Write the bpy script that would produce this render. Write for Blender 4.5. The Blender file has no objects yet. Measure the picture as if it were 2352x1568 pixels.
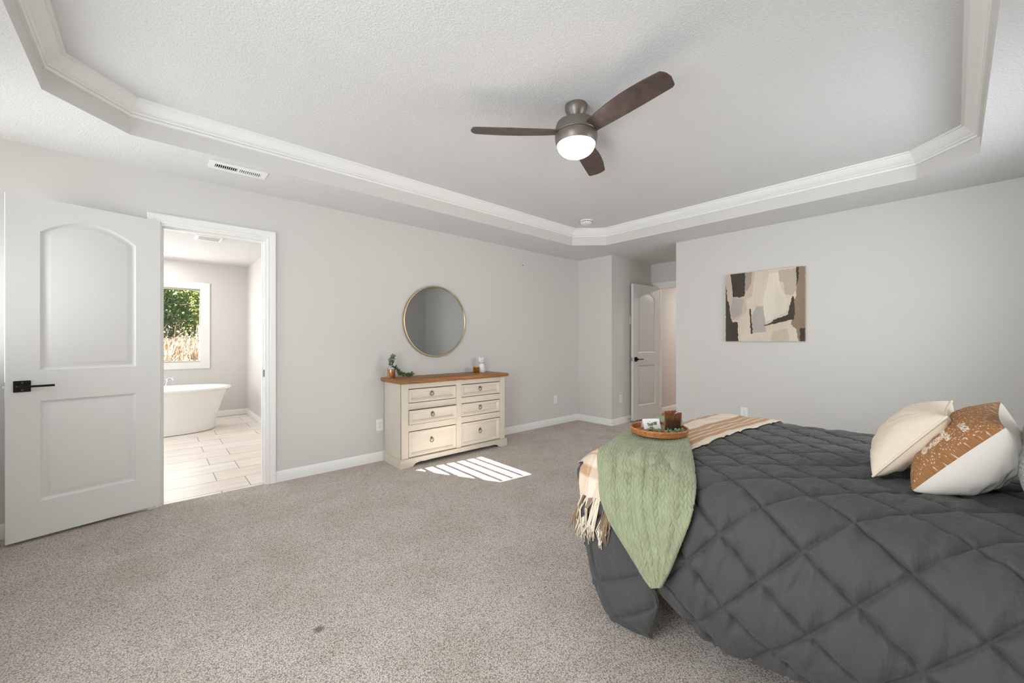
import bpy, bmesh, math, random
from mathutils import Vector, Matrix, noise
from mathutils.geometry import tessellate_polygon
random.seed(7)
R = math.radians
PI = math.pi
scn = bpy.context.scene
col = scn.collection

# ------------------------------------------------------------------ camera
F, CX, CY, CH, TH = 914.7, 1176.0, 784.0, 1.204, R(48.0)
cam_d = bpy.data.cameras.new('camera')
cam_d.sensor_width = 36.0
cam_d.lens = F / 2352.0 * 36.0
cam_d.clip_start = 0.05
cam = bpy.data.objects.new('camera', cam_d)
cam.location = (0, 0, CH)
cam.rotation_euler = (R(90), 0, TH - R(90))
col.objects.link(cam)
scn.camera = cam

# ------------------------------------------------------------------ view, world, sun, daylight
scn.view_settings.view_transform = 'Standard'
scn.view_settings.look = 'None'
scn.view_settings.gamma = 1.0
scn.view_settings.exposure = -0.05
scn.view_settings.use_curve_mapping = False
scn.cycles.max_bounces = 10
scn.cycles.diffuse_bounces = 6
scn.cycles.use_denoising = True
scn.cycles.caustics_reflective = False
scn.cycles.caustics_refractive = False
scn.cycles.sample_clamp_indirect = 12.0

w = bpy.data.worlds.new('sky')
scn.world = w
w.use_nodes = True
w.node_tree.nodes['Background'].inputs[0].default_value = (0.80, 0.88, 1.0, 1)
w.node_tree.nodes['Background'].inputs[1].default_value = 1.2


def lamp(name, kind, energy, loc=(0, 0, 0), aim=None, color=(1, 1, 1), size=None, spread=None, radius=None):
    d = bpy.data.lights.new(name, kind)
    d.energy = energy
    d.color = color
    if kind == 'AREA':
        d.shape = 'RECTANGLE'
        d.size, d.size_y = size
        if spread:
            d.spread = spread
    if radius is not None:
        d.shadow_soft_size = radius
    o = bpy.data.objects.new(name, d)
    o.location = loc
    if aim is not None:
        o.rotation_euler = Vector(aim).to_track_quat('-Z', 'Z' if abs(Vector(aim).normalized().z) < .9 else 'Y').to_euler()
    col.objects.link(o)
    return o


SUN = Vector((0.866, -0.0866, -0.5)).normalized()
s = lamp('sun', 'SUN', 105.0, aim=SUN, color=(1.0, 0.975, 0.94))
s.data.angle = R(0.12)
# daylight entering by the west windows and in the bathroom, plus an added south fill
lamp('daylight_west', 'AREA', 72, (-1.0, 0.75, 1.45), (1, 0.04, 0.0), (0.92, 0.965, 1.0), (2.3, 1.4), spread=R(165))
lamp('daylight_west_corner', 'AREA', 13, (-1.0, 3.28, 1.45), (1, -0.05, 0.2), (0.92, 0.965, 1.0), (0.8, 1.3), spread=R(125))
lamp('fill_south', 'AREA', 22, (3.3, -0.74, 1.5), (0, 1, 0.05), (0.92, 0.965, 1.0), (1.5, 1.2), spread=R(140))  # added fill for the far end of the room, no known source
lamp('daylight_bath', 'AREA', 20, (-0.1, 7.80, 1.5), (0, -1, -0.1), (0.94, 0.975, 1.0), (1.2, 1.1))
lamp('daylight_bath_west', 'AREA', 40, (-1.9, 6.0, 1.5), (1, 0, -0.1), (0.94, 0.975, 1.0), (1.6, 1.3))


# ------------------------------------------------------------------ materials
def new_mat(name):
    m = bpy.data.materials.new(name)
    m.use_nodes = True
    nt = m.node_tree
    return m, nt, nt.nodes['Principled BSDF']


def srgb(r, g, b):
    f = lambda c: (c / 255 / 12.92) if c / 255 <= 0.04045 else ((c / 255 + 0.055) / 1.055) ** 2.4
    return (f(r), f(g), f(b), 1)


def mat(name, c, rough=0.5, metal=0.0, bump=0.0, bscale=100.0, bdist=0.002, var=0.0, vscale=8.0, detail=4.0,
        stretch=(1, 1, 1), sheen=0.0, coat=0.0, spec=None, trans=0.0, ior=1.45, alpha=None, emit=0.0, emitc=None):
    m, nt, p = new_mat(name)
    N, Lk = nt.nodes, nt.links
    p.inputs['Base Color'].default_value = c
    p.inputs['Roughness'].default_value = rough
    p.inputs['Metallic'].default_value = metal
    if sheen:
        p.inputs['Sheen Weight'].default_value = sheen
    if coat:
        p.inputs['Coat Weight'].default_value = coat
    if spec is not None:
        p.inputs['Specular IOR Level'].default_value = spec
    if trans:
        p.inputs['Transmission Weight'].default_value = trans
        p.inputs['IOR'].default_value = ior
    if emit:
        p.inputs['Emission Color'].default_value = emitc or c
        p.inputs['Emission Strength'].default_value = emit
    if bump or var:
        tc = N.new('ShaderNodeTexCoord')
        mp = N.new('ShaderNodeMapping')
        mp.inputs['Scale'].default_value = stretch
        Lk.new(tc.outputs['Object'], mp.inputs['Vector'])
    if bump:
        n = N.new('ShaderNodeTexNoise')
        n.inputs['Scale'].default_value = bscale
        n.inputs['Detail'].default_value = detail
        Lk.new(mp.outputs[0], n.inputs['Vector'])
        b = N.new('ShaderNodeBump')
        b.inputs['Strength'].default_value = bump
        b.inputs['Distance'].default_value = bdist
        Lk.new(n.outputs['Fac'], b.inputs['Height'])
        Lk.new(b.outputs[0], p.inputs['Normal'])
    if var:
        n2 = N.new('ShaderNodeTexNoise')
        n2.inputs['Scale'].default_value = vscale
        n2.inputs['Detail'].default_value = 5
        Lk.new(mp.outputs[0], n2.inputs['Vector'])
        mr = N.new('ShaderNodeMapRange')
        mr.inputs['From Min'].default_value = 0.3
        mr.inputs['From Max'].default_value = 0.7
        mr.inputs['To Min'].default_value = 1 - var
        mr.inputs['To Max'].default_value = 1 + var
        Lk.new(n2.outputs['Fac'], mr.inputs['Value'])
        mx = N.new('ShaderNodeMix')
        mx.data_type = 'RGBA'
        mx.blend_type = 'MULTIPLY'
        mx.inputs[0].default_value = 1.0
        mx.inputs[6].default_value = c
        Lk.new(mr.outputs[0], mx.inputs[7])
        Lk.new(mx.outputs[2], p.inputs['Base Color'])
    return m


def attr_mat(name, rough=0.8, bump=0.3, bscale=400, bdist=0.001, sheen=0.0, stretch=(1, 1, 1)):
    """base colour taken from the mesh's own dye / paint colours"""
    m = mat(name, (1, 1, 1, 1), rough, bump=bump, bscale=bscale, bdist=bdist, sheen=sheen, stretch=stretch)
    a = m.node_tree.nodes.new('ShaderNodeAttribute')
    a.attribute_name = 'dye'
    m.node_tree.links.new(a.outputs['Color'], m.node_tree.nodes['Principled BSDF'].inputs['Base Color'])
    return m


M = {}
M['wall'] = mat('wall_paint', srgb(214, 212, 208), 0.75, bump=0.06, bscale=220, bdist=0.001)
M['bathwall'] = mat('bath_wall_paint', srgb(214, 211, 208), 0.75)
M['hallwall'] = mat('hall_wall_paint', srgb(216, 211, 205), 0.75)
M['trim'] = mat('white_trim_paint', srgb(238, 238, 235), 0.4)
M['door'] = mat('white_door_paint', srgb(228, 227, 224), 0.45, bump=0.05, bscale=90, stretch=(1, 1, 6), bdist=0.001)
M['porcelain'] = mat('white_acrylic', srgb(244, 243, 240), 0.15, coat=0.3)
M['chrome'] = mat('chrome', srgb(215, 217, 220), 0.12, metal=1)
M['black'] = mat('black_metal', srgb(28, 26, 26), 0.35, metal=0.6)
M['plastic'] = mat('white_plastic', srgb(240, 240, 238), 0.35)
M['slot'] = mat('dark_slot', srgb(40, 40, 40), 0.8)
M['slotgrey'] = mat('grey_duct', srgb(110, 110, 108), 0.8)
M['bronze'] = mat('bronze_metal', srgb(122, 114, 108), 0.38, metal=0.5)
M['blade'] = mat('walnut_blade', srgb(80, 66, 60), 0.45, var=0.3, vscale=9, stretch=(2, 2, 2))
M['brass'] = mat('brushed_brass', srgb(206, 182, 142), 0.3, metal=1)
M['mirror'] = mat('mirror_glass', srgb(183, 184, 184), 0.02, metal=1)
M['cream'] = mat('cream_painted_pine', srgb(206, 198, 184), 0.5, bump=0.08, bscale=40, stretch=(1, 8, 8), bdist=0.001, var=0.035, vscale=6)
M['creamside'] = M['cream']
M['groove'] = mat('shadow_gap', srgb(70, 62, 55), 0.8)
M['bed_base'] = mat('bed_base_fabric', srgb(70, 66, 64), 0.9)
M['mattress'] = mat('mattress_fabric', srgb(225, 222, 215), 0.9)
M['pewter'] = mat('pewter', srgb(120, 116, 108), 0.3, metal=1)
M['comforter'] = mat('charcoal_microfibre', srgb(69, 69, 68), 0.85, bump=0.6, bscale=34, bdist=0.016, stretch=(1, 1, 0.3), sheen=0.08, detail=3)
M['cushion_cream'] = mat('cream_weave', srgb(226, 212, 192), 0.9, bump=0.5, bscale=260, bdist=0.0015)
M['cushion_white'] = mat('white_cotton', srgb(228, 222, 212), 0.9, bump=0.25, bscale=35, bdist=0.004)
M['tweed'] = mat('grey_tweed', srgb(150, 150, 148), 0.95, bump=0.7, bscale=240, bdist=0.002, var=0.75, vscale=260)
M['rust'] = attr_mat('rust_chenille', 0.95, 0.8, 330, 0.002)
M['sage'] = mat('sage_plush', srgb(146, 152, 122), 0.95, bump=0.5, bscale=420, bdist=0.0015, var=0.10, vscale=26, sheen=0.12)
M['plaid'] = attr_mat('plaid_weave', 0.9, 0.5, 420, 0.001)
M['tassel'] = mat('cream_yarn', srgb(214, 202, 182), 0.95)
M['tasselb'] = mat('brown_yarn', srgb(140, 118, 94), 0.95)
M['canvas'] = attr_mat('painted_canvas', 0.8, 0.3, 300, 0.0008)
M['canvas_side'] = mat('raw_canvas', srgb(196, 182, 160), 0.9)
M['rattan'] = mat('rattan', srgb(168, 108, 58), 0.5, var=0.35, vscale=70, bump=0.4, bscale=160, bdist=0.002)
M['amber'] = mat('amber_glass', srgb(196, 156, 122), 0.08, trans=0.92, ior=1.12)
M['wax'] = mat('dark_wax', srgb(60, 44, 36), 0.5)
M['card'] = mat('white_card', srgb(240, 239, 240), 0.8)
M['leaf'] = mat('eucalyptus_leaf', srgb(118, 134, 98), 0.6, var=0.35, vscale=40)
M['leaf2'] = mat('boxwood_leaf', srgb(86, 106, 60), 0.6, var=0.4, vscale=60)
M['stem'] = mat('plant_stem', srgb(98, 84, 62), 0.8)
M['copper'] = mat('copper_foil', srgb(214, 160, 116), 0.2, metal=1)
M['glass'] = mat('clear_glass', (1, 1, 1, 1), 0.02, trans=1.0, ior=1.35)
M['gold'] = mat('mercury_gold', srgb(190, 136, 62), 0.28, metal=0.85, var=0.4, vscale=60)
M['ceramic'] = mat('white_ceramic', srgb(238, 238, 236), 0.25, coat=0.4)
M['line'] = mat('grey_line', srgb(110, 110, 112), 0.6)
M['bulb'] = mat('lit_glass_bowl', (1, 0.97, 0.92, 1), 0.4, emit=9.0, emitc=(1, 0.94, 0.86, 1))
M['led'] = mat('lit_led', (1, 1, 1, 1), 0.4, emit=8.0)
M['dry'] = mat('dry_grass', srgb(200, 182, 160), 0.9, var=0.3, vscale=4)
M['soil'] = mat('dry_bank', srgb(168, 146, 124), 0.95, var=0.35, vscale=5)
M['fol1'] = mat('cedar_green', srgb(158, 166, 96), 0.8, var=0.45, vscale=3)
M['fol2'] = mat('dark_green', srgb(104, 142, 80), 0.8, var=0.45, vscale=4)
M['fol3'] = mat('olive_green', srgb(184, 184, 134), 0.8, var=0.4, vscale=3)
M['bark'] = mat('bark', srgb(86, 72, 58), 0.9)
M['blocker'] = mat('blocker_grey', srgb(190, 188, 182), 0.8)
M['winframe'] = mat('vinyl_frame', srgb(172, 167, 162), 0.5)


def ceiling_mat():
    m, nt, p = new_mat('knockdown_ceiling')
    N, Lk = nt.nodes, nt.links
    p.inputs['Base Color'].default_value = srgb(221, 221, 221)
    p.inputs['Roughness'].default_value = 0.85
    tc = N.new('ShaderNodeTexCoord')
    n = N.new('ShaderNodeTexNoise')
    n.inputs['Scale'].default_value = 105
    n.inputs['Detail'].default_value = 3
    n.inputs['Distortion'].default_value = 0.6
    Lk.new(tc.outputs['Object'], n.inputs['Vector'])
    rp = N.new('ShaderNodeMapRange')
    rp.inputs['From Min'].default_value = 0.4
    rp.inputs['From Max'].default_value = 0.62
    Lk.new(n.outputs['Fac'], rp.inputs['Value'])
    b = N.new('ShaderNodeBump')
    b.inputs['Strength'].default_value = 0.5
    b.inputs['Distance'].default_value = 0.003
    Lk.new(rp.outputs[0], b.inputs['Height'])
    Lk.new(b.outputs[0], p.inputs['Normal'])
    return m


def carpet_mat():
    m, nt, p = new_mat('beige_carpet')
    N, Lk = nt.nodes, nt.links
    p.inputs['Roughness'].default_value = 0.95
    p.inputs['Sheen Weight'].default_value = 0.15
    p.inputs['Specular IOR Level'].default_value = 0.1
    tc = N.new('ShaderNodeTexCoord')
    fine = N.new('ShaderNodeTexNoise')
    fine.inputs['Scale'].default_value = 170
    fine.inputs['Detail'].default_value = 4
    fine.inputs['Roughness'].default_value = 0.75
    Lk.new(tc.outputs['Object'], fine.inputs['Vector'])
    vor = N.new('ShaderNodeTexVoronoi')
    vor.inputs['Scale'].default_value = 200
    Lk.new(tc.outputs['Object'], vor.inputs['Vector'])
    tuft = N.new('ShaderNodeMath')
    tuft.operation = 'SUBTRACT'
    Lk.new(fine.outputs['Fac'], tuft.inputs[0])
    tm = N.new('ShaderNodeMath')
    tm.operation = 'MULTIPLY_ADD'
    tm.inputs[1].default_value = 0.55
    tm.inputs[2].default_value = -0.26
    Lk.new(vor.outputs['Distance'], tm.inputs[0])
    Lk.new(tm.outputs[0], tuft.inputs[1])
    big = N.new('ShaderNodeTexNoise')
    big.inputs['Scale'].default_value = 3.0
    big.inputs['Detail'].default_value = 6
    big.inputs['Roughness'].default_value = 0.65
    Lk.new(tc.outputs['Object'], big.inputs['Vector'])
    r1 = N.new('ShaderNodeValToRGB')
    r1.color_ramp.elements[0].position = 0.32
    r1.color_ramp.elements[0].color = srgb(162, 150, 141)
    r1.color_ramp.elements[1].position = 0.62
    r1.color_ramp.elements[1].color = srgb(247, 237, 228)
    Lk.new(tuft.outputs[0], r1.inputs[0])
    r2 = N.new('ShaderNodeValToRGB')
    r2.color_ramp.elements[0].position = 0.36
    r2.color_ramp.elements[0].color = (0.88, 0.85, 0.82, 1)
    r2.color_ramp.elements[1].position = 0.6
    r2.color_ramp.elements[1].color = (1, 1, 1, 1)
    Lk.new(big.outputs['Fac'], r2.inputs[0])
    mx = N.new('ShaderNodeMix')
    mx.data_type = 'RGBA'
    mx.blend_type = 'MULTIPLY'
    mx.inputs[0].default_value = 1
    Lk.new(r1.outputs[0], mx.inputs[6])
    Lk.new(r2.outputs[0], mx.inputs[7])
    # a small brown stain left on the pile
    vd = N.new('ShaderNodeVectorMath')
    vd.operation = 'DISTANCE'
    vd.inputs[1].default_value = (0.515, 1.78, 0.0)
    Lk.new(tc.outputs['Object'], vd.inputs[0])
    sr = N.new('ShaderNodeMapRange')
    sr.inputs['From Min'].default_value = 0.012
    sr.inputs['From Max'].default_value = 0.026
    sr.inputs['To Min'].default_value = 0.75
    sr.inputs['To Max'].default_value = 0
    Lk.new(vd.outputs['Value'], sr.inputs['Value'])
    ms = N.new('ShaderNodeMix')
    ms.data_type = 'RGBA'
    ms.inputs[7].default_value = srgb(96, 72, 54)
    Lk.new(sr.outputs[0], ms.inputs[0])
    Lk.new(mx.outputs[2], ms.inputs[6])
    Lk.new(ms.outputs[2], p.inputs['Base Color'])
    b = N.new('ShaderNodeBump')
    b.inputs['Strength'].default_value = 0.9
    b.inputs['Distance'].default_value = 0.008
    Lk.new(tuft.outputs[0], b.inputs['Height'])
    Lk.new(b.outputs[0], p.inputs['Normal'])
    return m


def brick_mat(name, c1, c2, cm, bw, rh, mortar, rough, rot=0.0, off=0.5, grain=True):
    m, nt, p = new_mat(name)
    N, Lk = nt.nodes, nt.links
    p.inputs['Roughness'].default_value = rough
    tc = N.new('ShaderNodeTexCoord')
    mp = N.new('ShaderNodeMapping')
    mp.inputs['Rotation'].default_value = (0, 0, rot)
    Lk.new(tc.outputs['Object'], mp.inputs['Vector'])
    br = N.new('ShaderNodeTexBrick')
    br.offset = off
    br.inputs['Scale'].default_value = 1.0
    br.inputs['Brick Width'].default_value = bw
    br.inputs['Row Height'].default_value = rh
    br.inputs['Mortar Size'].default_value = mortar
    br.inputs['Mortar Smooth'].default_value = 0.1
    br.inputs['Color1'].default_value = c1
    br.inputs['Color2'].default_value = c2
    br.inputs['Mortar'].default_value = cm
    Lk.new(mp.outputs[0], br.inputs['Vector'])
    n = N.new('ShaderNodeTexNoise')
    n.inputs['Scale'].default_value = 5
    n.inputs['Detail'].default_value = 6
    n.inputs['Distortion'].default_value = 1.0
    mp2 = N.new('ShaderNodeMapping')
    mp2.inputs['Rotation'].default_value = (0, 0, rot)
    mp2.inputs['Scale'].default_value = (0.5, 5, 1)
    Lk.new(tc.outputs['Object'], mp2.inputs['Vector'])
    Lk.new(mp2.outputs[0], n.inputs['Vector'])
    mr = N.new('ShaderNodeMapRange')
    mr.inputs['From Min'].default_value = 0.3
    mr.inputs['From Max'].default_value = 0.7
    mr.inputs['To Min'].default_value = 0.86
    mr.inputs['To Max'].default_value = 1.05
    Lk.new(n.outputs['Fac'], mr.inputs['Value'])
    mx = N.new('ShaderNodeMix')
    mx.data_type = 'RGBA'
    mx.blend_type = 'MULTIPLY'
    mx.inputs[0].default_value = 1
    Lk.new(br.outputs['Color'], mx.inputs[6])
    Lk.new(mr.outputs[0], mx.inputs[7])
    Lk.new(mx.outputs[2], p.inputs['Base Color'])
    return m


def wood_mat(name, c1, c2, axis_scale, rough=0.45):
    m, nt, p = new_mat(name)
    N, Lk = nt.nodes, nt.links
    p.inputs['Roughness'].default_value = rough
    tc = N.new('ShaderNodeTexCoord')
    mp = N.new('ShaderNodeMapping')
    mp.inputs['Scale'].default_value = axis_scale
    Lk.new(tc.outputs['Object'], mp.inputs['Vector'])
    n = N.new('ShaderNodeTexNoise')
    n.inputs['Scale'].default_value = 6
    n.inputs['Detail'].default_value = 6
    n.inputs['Distortion'].default_value = 0.8
    Lk.new(mp.outputs[0], n.inputs['Vector'])
    r = N.new('ShaderNodeValToRGB')
    r.color_ramp.elements[0].position = 0.32
    r.color_ramp.elements[0].color = c1
    r.color_ramp.elements[1].position = 0.68
    r.color_ramp.elements[1].color = c2
    Lk.new(n.outputs['Fac'], r.inputs[0])
    Lk.new(r.outputs[0], p.inputs['Base Color'])
    b = N.new('ShaderNodeBump')
    b.inputs['Strength'].default_value = 0.15
    b.inputs['Distance'].default_value = 0.001
    Lk.new(n.outputs['Fac'], b.inputs['Height'])
    Lk.new(b.outputs[0], p.inputs['Normal'])
    return m


def pane_mat():
    m, nt, p = new_mat('window_pane')
    N, Lk = nt.nodes, nt.links
    t = N.new('ShaderNodeBsdfTransparent')
    t.inputs[0].default_value = (0.62, 0.625, 0.62, 1)
    g = N.new('ShaderNodeBsdfGlossy')
    g.inputs['Roughness'].default_value = 0.02
    mx = N.new('ShaderNodeMixShader')
    mx.inputs[0].default_value = 0.04
    Lk.new(t.outputs[0], mx.inputs[1])
    Lk.new(g.outputs[0], mx.inputs[2])
    Lk.new(mx.outputs[0], N['Material Output'].inputs[0])
    return m


M['ceiling'] = ceiling_mat()
M['carpet'] = carpet_mat()
M['tile'] = brick_mat('bath_tile', srgb(244, 236, 226), srgb(238, 227, 215), srgb(150, 138, 126), 0.61, 0.305, 0.0035, 0.35, 0.0, 0.33)
M['oak'] = brick_mat('hall_oak_boards', srgb(176, 124, 78), srgb(160, 110, 66), srgb(90, 60, 36), 1.2, 0.12, 0.002, 0.4)
M['pine'] = wood_mat('stained_pine', srgb(112, 72, 36), srgb(172, 118, 66), (0.6, 9, 9))
M['pane'] = pane_mat()


# ------------------------------------------------------------------ mesh builder
class MB:
    def __init__(self):
        self.v, self.f = [], []

    def add(self, vs, fs):
        o = len(self.v)
        self.v += [tuple(p) for p in vs]
        self.f += [tuple(i + o for i in f) for f in fs]
        return self

    def box(self, x0, x1, y0, y1, z0, z1):
        vs = [(x, y, z) for x in (x0, x1) for y in (y0, y1) for z in (z0, z1)]
        return self.add(vs, [(0, 1, 3, 2), (4, 6, 7, 5), (0, 4, 5, 1), (2, 3, 7, 6), (0, 2, 6, 4), (1, 5, 7, 3)])

    def obox(self, c, ex, ey, ez, hx, hy, hz):
        c, ex, ey, ez = Vector(c), Vector(ex).normalized(), Vector(ey).normalized(), Vector(ez).normalized()
        vs = [c + ex * (hx * i) + ey * (hy * j) + ez * (hz * k) for i in (-1, 1) for j in (-1, 1) for k in (-1, 1)]
        return self.add(vs, [(0, 1, 3, 2), (4, 6, 7, 5), (0, 4, 5, 1), (2, 3, 7, 6), (0, 2, 6, 4), (1, 5, 7, 3)])

    def grid(self, rows, close=False, closev=False):
        n, k = len(rows), len(rows[0])
        vs = [p for r in rows for p in r]
        fs = []
        for i in range(n if closev else n - 1):
            for j in range(k if close else k - 1):
                a, b = i * k + j, i * k + (j + 1) % k
                i2 = (i + 1) % n
                fs.append((a, b, i2 * k + (j + 1) % k, i2 * k + j))
        return self.add(vs, fs)

    def tube(self, pts, r, n=8, caps=True, closed=False):
        pts = [Vector(p) for p in pts]
        rows = []
        up = Vector((0, 0, 1))
        prev = None
        for i, p in enumerate(pts):
            if closed:
                t = pts[(i + 1) % len(pts)] - pts[i - 1]
            else:
                t = pts[min(i + 1, len(pts) - 1)] - pts[max(i - 1, 0)]
            t.normalize()
            a = prev if prev is not None else (up if abs(t.z) < 0.95 else Vector((1, 0, 0)))
            a = (a - t * a.dot(t))
            if a.length < 1e-5:
                a = t.orthogonal()
            a.normalize()
            prev = a
            b = t.cross(a)
            rr = r[i] if isinstance(r, (list, tuple)) else r
            rows.append([p + a * (rr * math.cos(2 * PI * k / n)) + b * (rr * math.sin(2 * PI * k / n)) for k in range(n)])
        self.grid(rows, close=True, closev=closed)
        if caps and not closed:
            o = len(self.v) - len(rows) * n
            self.f.append(tuple(o + k for k in range(n))[::-1])
            self.f.append(tuple(o + (len(rows) - 1) * n + k for k in range(n)))
        return self

    def lathe(self, prof, c=(0, 0, 0), n=40, sx=1.0, sy=1.0, mod=None):
        rows = []
        for (r, z) in prof:
            row = []
            for k in range(n):
                a = 2 * PI * k / n
                m_ = mod(a) if mod else 1
                row.append((c[0] + r * sx * m_ * math.cos(a), c[1] + r * sy * m_ * math.sin(a), c[2] + z))
            rows.append(row)
        self.grid(rows, close=True)
        o = len(self.v) - len(rows) * n
        if prof[0][0] > 1e-6:
            self.f.append(tuple(o + k for k in range(n))[::-1])
        if prof[-1][0] > 1e-6:
            self.f.append(tuple(o + (len(rows) - 1) * n + k for k in range(n)))
        return self

    def prism(self, poly, h0, h1, ax='z'):
        """poly: 2D points; extruded along an axis"""
        def P3(p, h):
            return (p[0], p[1], h) if ax == 'z' else ((p[0], h, p[1]) if ax == 'y' else (h, p[0], p[1]))
        n = len(poly)
        vs = [P3(p, h0) for p in poly] + [P3(p, h1) for p in poly]
        fs = [(i, (i + 1) % n, n + (i + 1) % n, n + i) for i in range(n)]
        tri = tessellate_polygon([[Vector((p[0], p[1], 0)) for p in poly]])
        fs += [tuple(t) for t in tri] + [tuple(n + i for i in t)[::-1] for t in tri]
        return self.add(vs, fs)

    def uvs(self, c, rx, ry, rz, nu=20, nv=12):
        rows = []
        for i in range(nv + 1):
            t = PI * i / nv
            rows.append([(c[0] + rx * math.sin(t) * math.cos(2 * PI * k / nu), c[1] + ry * math.sin(t) * math.sin(2 * PI * k / nu),
                          c[2] - rz * math.cos(t)) for k in range(nu)])
        return self.grid(rows, close=True)

    def build(self, name, m, parent=None, smooth=None, bevel=0.0, seg=2, solid=0.0, colors=None, subsurf=0, fixn=True, soff=-1):
        me = bpy.data.meshes.new(name)
        me.from_pydata(self.v, [], self.f)
        if fixn:
            bm = bmesh.new()
            bm.from_mesh(me)
            bmesh.ops.remove_doubles(bm, verts=bm.verts, dist=1e-6)
            bmesh.ops.recalc_face_normals(bm, faces=bm.faces)
            bm.to_mesh(me)
            bm.free()
        me.materials.append(m)
        if colors is not None:
            ca = me.color_attributes.new('dye', 'FLOAT_COLOR', 'POINT')
            flat = [c for q in colors for c in (q[0], q[1], q[2], 1.0)]
            ca.data.foreach_set('color', flat)
        if smooth is not None:
            me.polygons.foreach_set('use_smooth', [True] * len(me.polygons))
            if smooth < 180:
                me.set_sharp_from_angle(angle=R(smooth))
        me.update()
        o = bpy.data.objects.new(name, me)
        col.objects.link(o)
        if parent is not None:
            o.parent = parent
            o.matrix_parent_inverse = parent.matrix_world.inverted() if parent.type != 'EMPTY' else Matrix.Translation(-parent.location)
        if solid:
            md = o.modifiers.new('solid', 'SOLIDIFY')
            md.thickness = solid
            md.offset = soff
        if bevel:
            md = o.modifiers.new('bevel', 'BEVEL')
            md.width = bevel
            md.segments = seg
            md.limit_method = 'ANGLE'
            md.angle_limit = R(40)
        if subsurf:
            md = o.modifiers.new('sub', 'SUBSURF')
            md.levels = md.render_levels = subsurf
        return o


def thing(name, label, cat, loc, group=None, kind=None):
    o = bpy.data.objects.new(name, None)
    o.empty_display_size = 0.1
    o.location = loc
    col.objects.link(o)
    return tag(o, label, cat, group, kind)


def tag(o, label=None, cat=None, group=None, kind=None):
    if label:
        o['label'] = label
    if cat:
        o['category'] = cat
    if group:
        o['group'] = group
    if kind:
        o['kind'] = kind
    return o


def struct(mb, name, m, **k):
    o = mb.build(name, m, **k)
    o['kind'] = 'structure'
    return o


def ray(px, py):
    fw = Vector((math.cos(TH), math.sin(TH), 0))
    rt = Vector((math.sin(TH), -math.cos(TH), 0))
    return fw + rt * ((px - CX) / F) - Vector((0, 0, 1)) * ((py - CY) / F)


def at_z(px, py, z):
    r = ray(px, py)
    t = (z - CH) / r.z
    return Vector((r.x * t, r.y * t, z))


def at_x(px, py, x):
    r = ray(px, py)
    t = x / r.x
    return Vector((x, r.y * t, CH + r.z * t))


def at_y(px, py, y):
    r = ray(px, py)
    t = y / r.y
    return Vector((r.x * t, y, CH + r.z * t))


def smooth01(t):
    t = max(0.0, min(1.0, t))
    return t * t * (3 - 2 * t)


def lerp(a, b, t):
    return a + (b - a) * t


def curve_at(pts, t):
    """Catmull-Rom through pts, t in 0..1"""
    n = len(pts) - 1
    x = max(0.0, min(0.99999, t)) * n
    i = int(x)
    f = x - i
    p0, p1, p2, p3 = pts[max(i - 1, 0)], pts[i], pts[i + 1], pts[min(i + 2, n)]
    return 0.5 * ((2 * p1) + (p2 - p0) * f + (2 * p0 - 5 * p1 + 4 * p2 - p3) * f * f + (3 * p1 - p0 - 3 * p2 + p3) * f ** 3)


# ------------------------------------------------------------------ room shell
YA, XB, XW, YS, H = 3.885, 4.862, -1.10, -0.78, 2.44
TZ = 2.64                      # raised ceiling of the tray
T = 0.12
DX0, DX1, DH = 0.03, 0.713, 2.07     # bathroom door opening in the north wall
AY0, AY1, AX = 2.33, 3.272, 5.96      # entry alcove
BY, BX0, BX1 = 7.90, -2.2, 1.165      # bathroom
HY = 3.30                             # hall wall

struct(MB().box(XW - T, AX + 0.02, YS - T, YA + 0.02, -0.1, 0.0), 'floor', M['carpet'])
struct(MB().box(BX0 - T, BX1 + T, YA + 0.02, BY + T, -0.1, -0.004), 'floor_bath', M['tile'])
struct(MB().box(AX + 0.02, 9.0, 1.4, HY + T, -0.1, -0.004), 'floor_hall', M['oak'])

wa = MB()
wa.box(XW - T, DX0, YA, YA + T, 0, H + 0.25)
wa.box(DX1, XB + 0.0, YA, YA + T, 0, H + 0.25)
wa.box(DX0, DX1, YA, YA + T, DH, H + 0.25)
struct(wa, 'wall_north', M['wall'])
struct(MB().box(XB, AX + T, AY1, YA + T, 0, H + 0.25), 'wall_east_pier', M['wall'])
struct(MB().box(XB, AX + T, AY0 - 0.0 - T * 1.0, AY0, 0, H + 0.25).box(XB, XB + T, YS - T, AY0 - T, 0, H + 0.25), 'wall_east', M['wall'])
wb = MB()
AD0, AD1, ADH = 2.42, 3.165, 2.07
wb.box(AX, AX + T, AY0, AD0, 0, H + 0.25).box(AX, AX + T, AD1, AY1, 0, H + 0.25).box(AX, AX + T, AD0, AD1, ADH, H + 0.25)
struct(wb, 'wall_alcove_east', M['wall'])
struct(MB().box(XW - T, XB + T, YS - T, YS, 0, H + 0.25), 'wall_south', M['wall'])
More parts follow.
